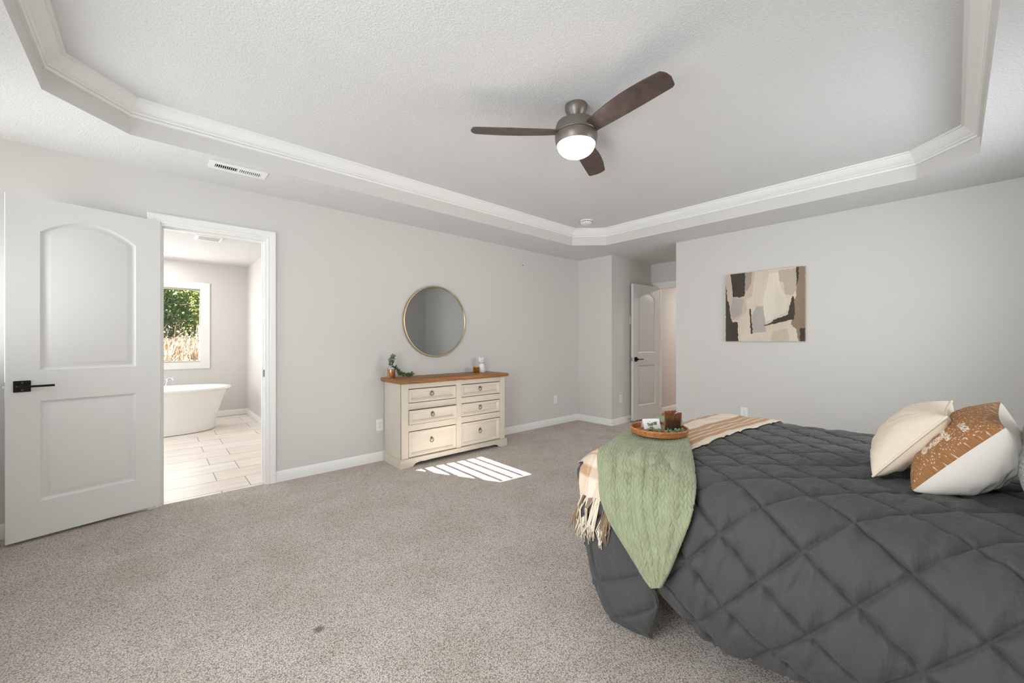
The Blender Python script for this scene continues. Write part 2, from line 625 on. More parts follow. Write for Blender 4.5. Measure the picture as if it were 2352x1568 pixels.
# west wall with one open window (blind) and one shaded window, both behind the camera's left
WY0, WY1, WZ0, WZ1 = 2.915, 3.71, 0.62, 2.175
ww = MB()
ww.box(XW - T, XW, YS - T, WY0, 0, H + 0.25).box(XW - T, XW, WY1, YA, 0, H + 0.25)
ww.box(XW - T, XW, WY0, WY1, 0, WZ0).box(XW - T, XW, WY0, WY1, WZ1, H + 0.25)
struct(ww, 'wall_west', M['wall'])
win = MB()
for (a, b, c, d) in ((WY0, WY0 + 0.03, WZ0, WZ1), (WY1 - 0.03, WY1, WZ0, WZ1)):
    win.box(XW - T, XW - T + 0.03, a, b, c, d)
w1 = struct(win, 'window_1', M['trim'])
cut = MB().box(XW, XW + 0.02, WY0 - 0.08, WY0, WZ0 - 0.08, WZ1 + 0.08).box(XW, XW + 0.02, WY1, WY1 + 0.08, WZ0 - 0.08, WZ1 + 0.08)
cut.box(XW, XW + 0.02, WY0, WY1, WZ1, WZ1 + 0.08).box(XW, XW + 0.02, WY0, WY1, WZ0 - 0.08, WZ0)
cut.build('window_casing', M['trim'], w1)
sl = MB()
z = WZ0 + 0.03
while z < WZ1 - 0.02:
    sl.obox((XW - 0.045, (WY0 + WY1) / 2, z), (0.985, 0, -0.174), (0, 1, 0), (0.174, 0, 0.985), 0.024, (WY1 - WY0) / 2 - 0.035, 0.0022)
    z += 0.0652
for yy in (WY0 + 0.2, (WY0 + WY1) / 2, WY1 - 0.2):
    sl.box(XW - 0.072, XW - 0.069, yy - 0.004, yy + 0.004, WZ0, WZ1)
sl.build('blind', M['plastic'], w1)
w2 = struct(MB().box(XW, XW + 0.012, -0.42, 1.92, 0.72, 2.18), 'window_2', M['plastic'])

w4 = struct(MB().box(2.5, 4.1, YS, YS + 0.012, 0.85, 2.15), 'fill_board_south', M['plastic'])  # plain board added behind the south fill lamp, no opening in the wall

# bathroom and hall shells
WX0, WX1 = -0.62, 0.545
bw = MB()
bw.box(BX0 - T, WX0 - 0.03, BY, BY + T, 0, H).box(WX1 + 0.03, BX1 + T, BY, BY + T, 0, H)
bw.box(WX0 - 0.03, WX1 + 0.03, BY, BY + T, 0, 0.865).box(WX0 - 0.03, WX1 + 0.03, BY, BY + T, 2.04, H)
struct(bw, 'wall_bath_north', M['bathwall'])
struct(MB().box(BX1, BX1 + T, YA + T, BY, 0, H), 'wall_bath_east', M['bathwall'])
struct(MB().box(BX0 - T, BX0, YA + T, BY, 0, H), 'wall_bath_west', M['bathwall'])
struct(MB().box(BX0 - T, BX1 + T, YA + T, BY + T, H, H + 0.08), 'ceiling_bath', M['ceiling'])
struct(MB().box(AX + T, 9.0, HY, HY + T, 0, H), 'wall_hall_north', M['hallwall'])
struct(MB().box(AX + T, 9.0, 1.4 - T, 1.4, 0, H), 'wall_hall_south', M['hallwall'])
struct(MB().box(9.0, 9.0 + T, 1.4 - T, HY + T, 0, H), 'wall_hall_east', M['hallwall'])
struct(MB().box(AX + T, 9.0 + T, 1.4 - T, HY + T, H, H + 0.08), 'ceiling_hall', M['ceiling'])

# ceiling: flat soffit with an octagonal hole, upright tray band, raised ceiling
TX0, TX1, TY0, TY1, TC = -0.407, 4.318, -0.112, 3.298, 0.305
oct_ = [(TX0 + TC, TY0), (TX1 - TC, TY0), (TX1, TY0 + TC), (TX1, TY1 - TC), (TX1 - TC, TY1), (TX0 + TC, TY1), (TX0, TY1 - TC), (TX0, TY0 + TC)]


def off_poly(poly, d):
    """inset a counter-clockwise polygon by d (mitred)"""
    n = len(poly)
    out = []
    for i in range(n):
        p0, p1, p2 = Vector(poly[i - 1]), Vector(poly[i]), Vector(poly[(i + 1) % n])
        e1, e2 = (p1 - p0).normalized(), (p2 - p1).normalized()
        n1, n2 = Vector((-e1.y, e1.x)), Vector((-e2.y, e2.x))
        m_ = (n1 + n2)
        m_ = m_ / max(m_.dot(n1), 0.2) if m_.length > 1e-6 else n1
        q = p1 + m_ * d
        out.append((q.x, q.y))
    return out


outer = [(XW - T, YS - T), (AX + T, YS - T), (AX + T, YA + T), (XW - T, YA + T)]
mb = MB()
loops = [[Vector((p[0], p[1], 0)) for p in outer], [Vector((p[0], p[1], 0)) for p in oct_]]
tri = tessellate_polygon(loops)
allp = outer + oct_
mb.add([(p[0], p[1], H) for p in allp], [tuple(t) for t in tri])
mb.add([(p[0], p[1], H + 0.02) for p in allp], [tuple(t)[::-1] for t in tri])
struct(mb, 'ceiling', M['ceiling'], fixn=False)
band = MB()
band.grid([[(p[0], p[1], H) for p in oct_], [(p[0], p[1], TZ) for p in oct_]], close=True)
struct(band, 'wall_tray_band', M['wall'], fixn=True)
big = [(XW - T, YS - T), (XB + T, YS - T), (XB + T, YA + T), (XW - T, YA + T)]
struct(MB().prism(big, TZ, TZ + 0.06), 'ceiling_raised', M['ceiling'])
# crown moulding: profile (inset from band, height)
cp = [(0.0, 2.546), (0.013, 2.546), (0.015, 2.560), (0.009, 2.563), (0.020, 2.567), (0.025, 2.573), (0.022, 2.577), (0.030, 2.582), (0.044, 2.594), (0.058, 2.609), (0.067, 2.622), (0.067, 2.628), (0.082, 2.630), (0.084, 2.640)]
rows = []
for (d, z) in cp:
    q = off_poly(oct_, d)
    rows.append([(p[0], p[1], z) for p in q])
struct(MB().grid(rows, close=True), 'trim_1', M['trim'], smooth=25, fixn=False)


def baseboard(name, p0, p1, nrm, h=0.092, t=0.014, m='trim'):
    """run of baseboard from p0 to p1 on a wall whose inward normal is nrm"""
    prof = [(0, 0), (t, 0), (t, h * 0.72), (t * 0.72, h * 0.80), (t * 0.55, h * 0.92), (t * 0.2, h), (0, h)]
    a, b, n_ = Vector((p0[0], p0[1], 0)), Vector((p1[0], p1[1], 0)), Vector((nrm[0], nrm[1], 0))
    mb = MB()
    r0 = [a + n_ * q[0] + Vector((0, 0, q[1])) for q in prof]
    r1 = [b + n_ * q[0] + Vector((0, 0, q[1])) for q in prof]
    mb.grid([r0, r1], close=True)
    k = len(prof)
    mb.f.append(tuple(range(k)))
    mb.f.append(tuple(range(k, 2 * k))[::-1])
    struct(mb, name, M[m], smooth=30)


CW = 0.064
baseboard('baseboard_north', (DX1 + CW, YA), (XB, YA), (0, -1))
baseboard('baseboard_north_west', (XW, YA), (DX0 - CW, YA), (0, -1))
baseboard('baseboard_pier', (XB, YA), (XB, AY1), (-1, 0))
baseboard('baseboard_alcove', (XB - 0.014, AY1), (AX, AY1), (0, -1))
baseboard('baseboard_east', (XB, AY0), (XB, YS), (-1, 0))
baseboard('baseboard_south', (XW, YS), (XB, YS), (0, 1))
baseboard('baseboard_west', (XW, YS), (XW, YA), (1, 0))
baseboard('baseboard_bath_north', (BX0, BY), (BX1, BY), (0, -1))
baseboard('baseboard_bath_east', (BX1, YA + T + 0.02), (BX1, BY), (-1, 0))
baseboard('baseboard_hall', (AX + T, HY), (9.0, HY), (0, -1))


def casing(name, axis, wallpos, side, a0, a1, h, cw=CW, jamb=True, wt=T):
    """moulded door casing: axis 'x' = wall runs along x; side = direction out of the wall"""
    prof = [(0, 0.0), (0, 0.010), (0.006, 0.013), (0.016, 0.013), (0.020, 0.010), (0.026, 0.015), (0.032, 0.016), (0.048, 0.019), (0.058, 0.021), (cw, 0.018), (cw, 0.0)]
    rows = []
    for (u, d) in prof:
        pts = [(a0 - u, 0), (a0 - u, h + u), (a1 + u, h + u), (a1 + u, 0)]
        rows.append([(p[0], wallpos + side * d, p[1]) if axis == 'x' else (wallpos + side * d, p[0], p[1]) for p in pts])
    mb = MB().grid(rows)
    if jamb:
        j = 0.016
        for (b0, b1, c0, c1) in ((a0, a0 + j, 0, h), (a1 - j, a1, 0, h), (a0 + j, a1 - j, h - j, h)):
            w0, w1 = sorted((wallpos + side * 0.001, wallpos - side * (wt + 0.001)))
            if axis == 'x':
                mb.box(b0, b1, w0, w1, c0, c1)
            else:
                mb.box(w0, w1, b0, b1, c0, c1)
        # stop bead
        for (b0, b1, c0, c1) in ((a0 + j, a0 + j + 0.011, 0, h - j), (a1 - j - 0.011, a1 - j, 0, h - j), (a0 + j + 0.011, a1 - j - 0.011, h - j - 0.011, h - j)):
            w0, w1 = sorted((wallpos - side * 0.045, wallpos - side * 0.085))
            if axis == 'x':
                mb.box(b0, b1, w0, w1, c0, c1)
            else:
                mb.box(w0, w1, b0, b1, c0, c1)
    return struct(mb, name, M['trim'], smooth=20)


tb = casing('trim_2', 'x', YA, -1, DX0, DX1, DH)
MB().box(DX1 - 0.0185, DX1 - 0.0155, YA + 0.012, YA + 0.040, 0.905, 0.965).build('strike_plate', M['black'], tb)
casing('trim_3', 'x', YA + T, 1, DX0, DX1, DH, jamb=False)
casing('trim_4', 'y', AX, -1, AD0, AD1, ADH)
casing('trim_5', 'y', AX + T, 1, AD0, AD1, ADH, jamb=False)


# ------------------------------------------------------------------ doors
def panel_door(name, wdt, h0, h1, th, free, hinge, arch_dir=1):
    """two-panel arched-top door; u runs from the free edge to the hinge edge"""
    a, b = Vector((free[0], free[1], 0)), Vector((hinge[0], hinge[1], 0))
    d = (b - a).normalized()
    n_ = Vector((d.y, -d.x, 0))       # faces the camera side
    def W(u, z, dep):
        return a + d * u - n_ * dep + Vector((0, 0, z))
    u0, u1 = 0.131 * wdt / 0.698, 0.566 * wdt / 0.698
    top = [(u0, 1.03), (u1, 1.03), (u1, 1.872)]
    for i in range(1, 20):
        t = i / 20
        top.append((lerp(u1, u0, t), 1.872 + 0.098 * math.sin(PI * t) ** 0.85 if 0 < t < 1 else 1.872))
    top.append((u0, 1.872))
    bot = [(u0, 0.232), (u1, 0.232), (u1, 0.842), (u0, 0.842)]
    mb = MB()
    outer = [(0, h0), (wdt, h0), (wdt, h1), (0, h1)]
    for face in (0, 1):
        dep = (lambda q: q) if face == 0 else (lambda q: th - q)
        allp = outer + top + bot
        tri = tessellate_polygon([[Vector((p[0], p[1], 0)) for p in lp] for lp in (outer, top, bot)])
        mb.add([W(p[0], p[1], dep(0)) for p in allp], [tuple(t) for t in tri])
        for lp in (top, bot):
            prof = [(0, 0), (0.003, 0.005), (0.009, 0.0105), (0.016, 0.0135), (0.021, 0.0125), (0.040, 0.003), (0.044, 0.002)]
            rows = [[W(p[0], p[1], dep(q[1])) for p in off_poly(lp, q[0])] for q in prof]
            mb.grid(rows, close=True)
            last = off_poly(lp, prof[-1][0])
            tri2 = tessellate_polygon([[Vector((p[0], p[1], 0)) for p in last]])
            mb.add([W(p[0], p[1], dep(prof[-1][1])) for p in last], [tuple(t) for t in tri2])
    for (p, q) in ((0, 1), (1, 2), (2, 3), (3, 0)):
        A, B = outer[p], outer[q]
        mb.add([W(A[0], A[1], 0), W(B[0], B[1], 0), W(B[0], B[1], th), W(A[0], A[1], th)], [(0, 1, 2, 3)])
    o = mb.build(name, M['door'], smooth=28)
    o['kind'] = 'structure'
    # lever handles on both faces, latch on the edge
    for face in (0, 1):
        sg = n_ if face == 0 else -n_
        base = W(0.062, 0.937, 0 if face == 0 else th)
        hb = MB()
        hb.obox(base + sg * 0.004, d, sg, (0, 0, 1), 0.0335, 0.004, 0.0335)
        ho = hb.build('door_handle', M['black'], o, bevel=0.002)
        lv = MB()
        lv.tube([base + sg * 0.006, base + sg * 0.045], 0.014, 16)
        lv.obox(base + sg * 0.046 + d * 0.055, d, sg, (0, 0, 1), 0.068, 0.006, 0.0062)
        lo = lv.build('lever', M['black'], ho, smooth=30)
        for (du, dz) in ((-0.02, 0), (0, 0.022), (0, -0.022)):
            MB().tube([base + sg * 0.007 + d * du + Vector((0, 0, dz)), base + sg * 0.0095 + d * du + Vector((0, 0, dz))], 0.004, 10).build('screw', M['pewter'], ho, smooth=30)
    lt = MB().obox(W(-0.001, 0.937, th / 2), d, n_, (0, 0, 1), 0.0015, 0.012, 0.028).obox(W(-0.005, 0.937, th / 2), d, n_, (0, 0, 1), 0.005, 0.006, 0.008)
    lt.build('latch', M['chrome'], o)
    return o


tag(panel_door('door_1', 0.700, 0.018, 2.078, 0.035, (-0.641, 3.695), (0.037, 3.868)), 'white two-panel door standing wide open beside the bathroom doorway', 'door')
tag(panel_door('door_2', 0.700, 0.018, 2.068, 0.035, (5.318, 3.205), (6.00, 3.145)), 'white two-panel door standing open in the entry alcove', 'door')

# ------------------------------------------------------------------ bathroom window, view outside
wf = MB()
wf.box(WX0 - 0.12, WX0, BY - 0.018, BY, 0.782, 2.122).box(WX1, WX1 + 0.12, BY - 0.018, BY, 0.782, 2.122)
wf.box(WX0, WX1, BY - 0.018, BY, 0.782, 0.885).box(WX0, WX1, BY - 0.018, BY, 2.02, 2.122)
w3 = struct(wf, 'window_3', M['trim'], bevel=0.003)
fr = MB()
g = 0.035
for (a, b, c, d) in ((WX0 - 0.03, WX0 + 0.005, 0.865, 2.04), (WX1 - 0.005, WX1 + 0.03, 0.865, 2.04), (WX0, WX1, 0.865, 0.90), (WX0, WX1, 2.0, 2.04)):
    fr.box(a, b, BY + 0.0, BY + 0.09, c, d)
fr.build('window_frame', M['winframe'], w3)
MB().box(WX0, WX1, BY + 0.055, BY + 0.06, 0.89, 2.01).build('pane', M['pane'], w3)

gm = []
for i in range(25):
    row = []
    for j in range(31):
        x, y = -12 + 24 * j / 30, 8.3 + 17 * (i / 24) ** 1.3
        zz = 0.10 + 0.88 * smooth01((y - 8.6) / 2.6) + 0.10 * max(0, y - 11) + 0.45 * max(0, y - 14.5) + 0.12 * noise.noise(Vector((x * 0.7, y * 0.7, 3)))
        row.append((x, y, zz))
    gm.append(row)
struct(MB().grid(gm), 'ground', M['soil'], smooth=180)


def ground_z(x, y):
    return 0.10 + 0.88 * smooth01((y - 8.6) / 2.6) + 0.10 * max(0, y - 11) + 0.45 * max(0, y - 14.5) + 0.12 * noise.noise(Vector((x * 0.7, y * 0.7, 3)))


gr = MB()
rg = random.Random(3)
for i in range(9000):
    x, y = rg.uniform(-0.9, 1.7), rg.uniform(9.3, 12.2)
    zz = ground_z(x, y)
    hgt = rg.uniform(0.06, 0.24) * (3.2 if rg.random() < 0.025 else 1)
    a = rg.uniform(0, 2 * PI)
    lean = rg.uniform(0.2, 0.9) * hgt
    dx, dy = math.cos(a) * lean, math.sin(a) * lean
    ww_ = rg.uniform(0.003, 0.008)
    px, py = -math.sin(a) * ww_, math.cos(a) * ww_
    gr.add([(x - px, y - py, zz - 0.03), (x + px, y + py, zz - 0.03), (x + dx * .4 + px, y + dy * .4 + py, zz + hgt * .75), (x + dx * .4 - px, y + dy * .4 - py, zz + hgt * .75),
            (x + dx, y + dy, zz + hgt)], [(0, 1, 2, 3), (3, 2, 4)])
tag(gr.build('dry_grass', M['dry'], fixn=False), 'pale dry grass on the bank outside the bathroom window', 'grass', kind='stuff')


def tree(x, y, crown, nleaf, m, lab, seed, ls=0.05):
    zz = ground_z(x, y)
    t = thing('tree', lab, 'tree', (x, y, zz), group='trees beyond the bathroom window')
    rr = random.Random(seed)
    tr = MB().tube([(x, y, zz - 0.1), (x + .05, y, zz + 0.6), (x, y + .03, zz + 1.6), (x + .02, y, zz + 2.6)], [0.07, 0.06, 0.05, 0.02], 8)
    for k in range(10):
        a, hz = rr.uniform(0, 2 * PI), rr.uniform(0.5, 2.4)
        tr.tube([(x, y, zz + hz), (x + .5 * math.cos(a), y + .5 * math.sin(a), zz + hz + .3), (x + 1.0 * math.cos(a), y + 1.0 * math.sin(a), zz + hz + .4)], [.025, .015, .006], 6)
    tr.build('trunk', M['bark'], t, smooth=60)
    lf = MB()
    blobs = [(rr.uniform(-1, 1) * crown[0], rr.uniform(-1, 1) * crown[0], rr.uniform(crown[1], crown[2]), rr.uniform(.3, .7)) for _ in range(34)]
    for i in range(nleaf):
        b = blobs[rr.randrange(len(blobs))]
        p = Vector((rr.gauss(0, 1), rr.gauss(0, 1), rr.gauss(0, 1))).normalized() * b[3] * rr.random() ** .4
        c = Vector((x + b[0], y + b[1], zz + b[2])) + p
        u = Vector((rr.gauss(0, 1), rr.gauss(0, 1), rr.gauss(0, 1))).normalized()
        v = u.orthogonal().normalized()
        l_ = ls * rr.uniform(.6, 1.5)
        lf.add([c - u * l_, c + v * l_ * .4, c + u * l_, c - v * l_ * .4], [(0, 1, 2, 3)])
    lf.build('foliage', m, t, fixn=False)


tree(-0.1, 12.6, (0.65, 0.05, 1.3), 5200, M['fol2'], 'dark green leafy bush at the left of the bathroom window view', 1, 0.06)
tree(1.55, 13.9, (0.8, 0.2, 2.6), 8000, M['fol1'], 'yellow-green cedar at the right of the bathroom window view', 2, 0.06)
tree(0.35, 16.4, (1.3, 0.2, 2.9), 9000, M['fol3'], 'pale olive tree farthest back outside the bathroom window', 4, 0.07)
# unseen gable-shaped block added outside to cut the sun patch diagonally
struct(MB().prism([(7.0, 0), (7.0, 3.651), (2.6, 5.0), (-1.8, 3.651), (-1.8, 0)], -8.0, -6.0, 'x'), 'sun_blocker', M['blocker'])

# ------------------------------------------------------------------ bathtub
tub = thing('bathtub', 'white freestanding oval bathtub on the tile under the bathroom window', 'bathtub', (0.02, 7.0, 0))
prof_o = [(0.0, 0.003), (0.62, 0.003), (0.625, 0.02), (0.632, 0.10), (0.66, 0.22), (0.705, 0.36), (0.765, 0.50), (0.79, 0.545), (0.815, 0.552), (0.822, 0.565), (0.81, 0.578),
          (0.775, 0.578), (0.75, 0.565), (0.70, 0.45), (0.62, 0.25), (0.52, 0.14), (0.3, 0.11), (0.0, 0.105)]
rows = []
for (a, z) in prof_o:
    b = a * 0.565
    dz = 0.0
    row = []
    for k in range(72):
        t = 2 * PI * k / 72
        ct, st = math.cos(t), math.sin(t)
        e = 2.3
        q = (abs(ct) ** e + abs(st) ** e) ** (-1 / e)
        row.append((0.02 + a * q * ct, 7.0 + b * q * st, z))
    rows.append(row)
MB().grid(rows, close=True).build('basin', M['porcelain'], tub, smooth=50)
fx, fy = 0.145, 7.53
fa = thing('tub_faucet', 'chrome tub faucet standing behind the bathtub', 'faucet', (fx, fy, 0.0))
MB().tube([(fx, fy, 0.0), (fx, fy, 0.60)], 0.012, 16).lathe([(0.032, 0.575), (0.030, 0.585), (0.018, 0.60), (0.016, 0.64), (0.022, 0.66), (0.014, 0.668), (0.0, 0.669)], (fx, fy, 0)).lathe([(0.05, 0.0), (0.05, 0.008), (0.02, 0.014)], (fx, fy, 0)).build('post', M['chrome'], fa, smooth=40)
MB().tube([(fx, fy, 0.645), (fx + 0.02, fy - 0.03, 0.668), (fx + 0.045, fy - 0.10, 0.672), (fx + 0.06, fy - 0.14, 0.66)], 0.009, 12).build('spout', M['chrome'], fa, smooth=60)
MB().tube([(fx, fy, 0.665), (fx + 0.03, fy + .005, 0.678), (fx + 0.075, fy + .01, 0.676)], 0.006, 10).build('lever', M['chrome'], fa, smooth=60)

# bathroom ceiling fittings
rl = thing('recessed_light', 'small lit round downlight in the bathroom ceiling', 'ceiling light', (0.075, 7.38, H))
MB().lathe([(0.055, -0.001), (0.085, -0.004), (0.085, 0.0)], (0.075, 7.38, H)).build('trim_ring', M['plastic'], rl, smooth=40)
MB().lathe([(0.0, -0.002), (0.056, -0.002), (0.056, 0.0)], (0.075, 7.38, H)).build('lens', M['led'], rl)
ef = thing('exhaust_fan', 'square white exhaust fan grille in the bathroom ceiling', 'vent', (0.49, 5.93, H))
MB().box(0.36, 0.62, 5.80, 6.06, H - 0.018, H).build('cover', M['plastic'], ef, bevel=0.006)
sm = MB()
for k in range(9):
    sm.box(0.39, 0.59, 5.835 + k * 0.0225, 5.843 + k * 0.0225, H - 0.0186, H - 0.0178)
sm.build('grille', M['slotgrey'], ef)
lamp('downlight_bath', 'AREA', 6, (0.075, 7.38, H - 0.012), (0, 0, -1), (1, 0.97, 0.93), (0.1, 0.1))
lamp('downlight_hall', 'AREA', 24, (7.3, 2.3, H - 0.03), (0, 0, -1), (1, 0.955, 0.91), (0.3, 0.3))

# ------------------------------------------------------------------ ceiling vent, smoke detector
vt = thing('ceiling_vent', 'long white supply vent in the lower ceiling above the bathroom door', 'vent', (0.455, 3.448, H))
vx0, vx1, vy0, vy1 = 0.283, 0.628, 3.378, 3.518
fr = MB()
fr.box(vx0, vx1, vy0, vy0 + 0.036, H - 0.008, H).box(vx0, vx1, vy1 - 0.036, vy1, H - 0.008, H)
fr.box(vx0, vx0 + 0.036, vy0 + 0.036, vy1 - 0.036, H - 0.008, H).box(vx1 - 0.036, vx1, vy0 + 0.036, vy1 - 0.036, H - 0.008, H)
fr.box(0.449, 0.463, vy0 + 0.036, vy1 - 0.036, H - 0.008, H)
fr.build('frame', M['plastic'], vt, bevel=0.002)
MB().box(vx0 + 0.03, vx1 - 0.03, vy0 + 0.03, vy1 - 0.03, H - 0.001, H - 0.0002).build('duct', M['slot'], vt)
for k in range(11):
    for side in (0, 1):
        xx = (0.326 + k * 0.0118) if side == 0 else (0.470 + k * 0.0118)
        tl = 0.5 if side == 0 else -0.5
        MB().obox((xx, 3.448, H - 0.005), (math.sin(tl), 0, math.cos(tl)), (0, 1, 0), (math.cos(tl), 0, -math.sin(tl)), 0.0036, 0.034, 0.0011).build('louver', M['plastic'], vt)
sd = thing('smoke_detector', 'round white smoke detector on the raised ceiling near the far corner', 'smoke detector', (3.83, 2.93, TZ))
MB().lathe([(0.070, 0), (0.070, -0.012), (0.064, -0.014), (0.064, -0.022), (0.068, -0.024), (0.066, -0.034), (0.05, -0.042), (0.035, -0.044), (0.0, -0.044)], (3.83, 2.93, TZ)).build('housing', M['plastic'], sd, smooth=40)
q = MB()
for k in range(14):
    a = 2 * PI * k / 14
    q.obox((3.83 + .0645 * math.cos(a), 2.93 + .0645 * math.sin(a), TZ - 0.018), (math.cos(a), math.sin(a), 0), (-math.sin(a), math.cos(a), 0), (0, 0, 1), 0.001, 0.009, 0.003)
q.build('slots', M['slot'], sd)

# ------------------------------------------------------------------ ceiling fan
fcx, fcy = 1.915, 1.543
fan = thing('ceiling_fan', 'dark three-blade ceiling fan with a lit white bowl, mounted at the tray centre', 'ceiling fan', (fcx, fcy, TZ))
MB().lathe([(0.067, TZ), (0.068, 2.625), (0.066, 2.61), (0.056, 2.59), (0.046, 2.575), (0.043, 2.568), (0.0, 2.568)], (fcx, fcy, 0)).build('canopy', M['bronze'], fan, smooth=35)
MB().lathe([(0.036, 2.572), (0.036, 2.555), (0.05, 2.55)], (fcx, fcy, 0)).build('collar', M['bronze'], fan, smooth=35)
MB().lathe([(0.04, 2.552), (0.085, 2.547), (0.118, 2.528), (0.127, 2.50), (0.128, 2.466), (0.126, 2.463), (0.0, 2.463)], (fcx, fcy, 0), 56).build('motor_housing', M['bronze'], fan, smooth=35)
MB().lathe([(0.0, 2.46), (0.126, 2.46), (0.129, 2.45), (0.127, 2.43), (0.121, 2.408), (0.116, 2.400), (0.112, 2.402), (0.0, 2.404)], (fcx, fcy, 0), 56).build('light_kit_ring', M['bronze'], fan, smooth=35)
MB().lathe([*[(0.1145 * math.cos(q * PI / 24) ** 0.8, 2.405 - 0.075 * math.sin(q * PI / 24)) for q in range(12)], (0.0, 2.330)], (fcx, fcy, 0), 48).build('light_bowl', M['bulb'], fan, smooth=60)
for ang in (-96.3, 141.4, 24.6):
    a = R(ang)
    d, p_ = Vector((math.cos(a), math.sin(a), 0)), Vector((-math.sin(a), math.cos(a), 0))
    pit = R(-12)
    wv = p_ * math.cos(pit) + Vector((0, 0, 1)) * math.sin(pit)
    nv = d.cross(wv)
    # outline: straight leading edge, bowed trailing edge, slanted tip
    outl = []
    NB = 22
    lead = [(lerp(0.075, 0.612, i / NB), -0.058 - 0.004 * math.sin(PI * i / NB)) for i in range(NB + 1)]
    tip = [(0.626, -0.050), (0.640, 0.0), (0.636, 0.03), (0.628, 0.048)]
    trail = [(lerp(0.615, 0.075, i / NB), 0.056 + 0.026 * math.sin(PI * min(1, (1 - i / NB) * 0.92)) ** 0.9 - 0.03 * (i / NB) ** 2) for i in range(NB + 1)]
    outl = lead + tip + trail
    n = len(outl)
    c0 = Vector((fcx, fcy, 2.472))
    tri = tessellate_polygon([[Vector((u, v, 0)) for u, v in outl]])
    mb = MB()
    vs = [c0 + d * u - wv * v + nv * 0.003 for u, v in outl] + [c0 + d * u - wv * v - nv * 0.003 for u, v in outl]
    mb.add(vs, [tuple(t) for t in tri] + [tuple(n + i for i in t)[::-1] for t in tri] + [(i, (i + 1) % n, n + (i + 1) % n, n + i) for i in range(n)])
    mb.build('blade', M['blade'], fan, smooth=40)
lamp('fan_light', 'POINT', 7, (fcx, fcy, 2.318), color=(1, 0.95, 0.89), radius=0.05)

# ------------------------------------------------------------------ outlets, switch, door stop, nail


def wall_plate(name, label, cat, c, nrm, duplex=True, wdt=0.072, hgt=0.118):
    """cover plate on a wall at c with outward normal nrm"""
    nv = Vector(nrm)
    uv = Vector((0, 0, 1))
    rv = nv.cross(uv)
    t = thing(name, label, cat, c, group='wall plates')
    c = Vector(c)
    MB().obox(c + nv * 0.003, rv, nv, uv, wdt / 2, 0.003, hgt / 2).build('cover_plate', M['plastic'], t, bevel=0.002)
    if duplex:
        for dz in (-0.02, 0.02):
            f = MB().prism([(0.016 * math.cos(2 * PI * k / 20), 0.0142 * max(-.85, min(.85, math.sin(2 * PI * k / 20)))) for k in range(20)], 0, 1)
            f.v = [tuple(c + rv * v[0] + uv * (v[1] + dz) + nv * (0.006 + 0.0015 * v[2])) for v in f.v]
            ro = f.build('receptacle', M['plastic'], t)
            sl = MB()
            for dx in (-0.0062, 0.0062):
                sl.obox(c + nv * 0.0077 + rv * dx + uv * (dz + 0.003), rv, nv, uv, 0.0011, 0.0004, 0.0042)
            sl.obox(c + nv * 0.0077 + uv * (dz - 0.0065), rv, nv, uv, 0.002, 0.0004, 0.002)
            sl.build('slots', M['slot'], ro)
        MB().tube([c + nv * 0.006, c + nv * 0.0072], 0.0028, 10).build('screw', M['pewter'], t)
    else:
        MB().obox(c + nv * 0.0075, rv, nv, uv, 0.016, 0.0018, 0.033).build('paddle', M['plastic'], t, bevel=0.001)
    return t


wall_plate('power_outlet', 'white power outlet half hidden at the left side of the dresser', 'outlet', (1.699, YA, 0.362), (0, -1, 0))
wall_plate('power_outlet', 'white power outlet on the wall to the right of the dresser', 'outlet', (4.342, YA, 0.362), (0, -1, 0))
wall_plate('power_outlet', 'white power outlet on the wall below the abstract painting', 'outlet', (XB, 1.556, 0.416), (-1, 0, 0))
wall_plate('power_outlet', 'white power outlet low on the shaded alcove wall beside the open door', 'outlet', (5.088, AY1, 0.367), (0, -1, 0))
wall_plate('light_switch', 'white switch plate on the alcove wall peeking out behind the open door', 'switch', (5.365, AY1, 1.527), (0, -1, 0), duplex=False)
ds = thing('door_stop', 'small spring door stop on the alcove baseboard behind the open door', 'door stop', (5.27, AY1 - 0.014, 0.05))
sp = [(5.27 + 0.008 * math.cos(k * 0.9), AY1 - 0.016 - 0.0009 * k, 0.05 + 0.008 * math.sin(k * 0.9)) for k in range(56)]
MB().tube(sp, 0.0016, 6).build('spring', M['chrome'], ds, smooth=60)
MB().tube([(5.27, AY1 - 0.066, 0.05), (5.27, AY1 - 0.08, 0.05)], 0.009, 12).build('cap', M['plastic'], ds, smooth=30)
tag(MB().tube([(3.687, YA, 2.228), (3.687, YA - 0.015, 2.231)], 0.004, 8).build('nail', M['black']), 'small dark nail left in the wall above and right of the mirror', 'nail')

# ------------------------------------------------------------------ mirror
mx_, mz_, mr_ = 2.343, 1.428, 0.388
mi = thing('round_mirror', 'round wall mirror with a thin brass frame above the dresser', 'mirror', (mx_, YA, mz_))
ring = []
for (dr, dy) in ((-0.007, -0.004), (-0.007, -0.026), (-0.004, -0.029), (0.004, -0.029), (0.007, -0.026), (0.007, -0.002), (-0.006, -0.002)):
    ring.append([(mx_ + (mr_ + dr) * math.cos(2 * PI * k / 96), YA + dy, mz_ + (mr_ + dr) * math.sin(2 * PI * k / 96)) for k in range(96)])
MB().grid(ring, close=True, closev=True).build('frame', M['brass'], mi, smooth=30)
MB().prism([((mr_ - 0.005) * math.cos(2 * PI * k / 96) + mx_, (mr_ - 0.005) * math.sin(2 * PI * k / 96) + mz_) for k in range(96)], YA - 0.020, YA - 0.003, 'y').build('glass', M['mirror'], mi)

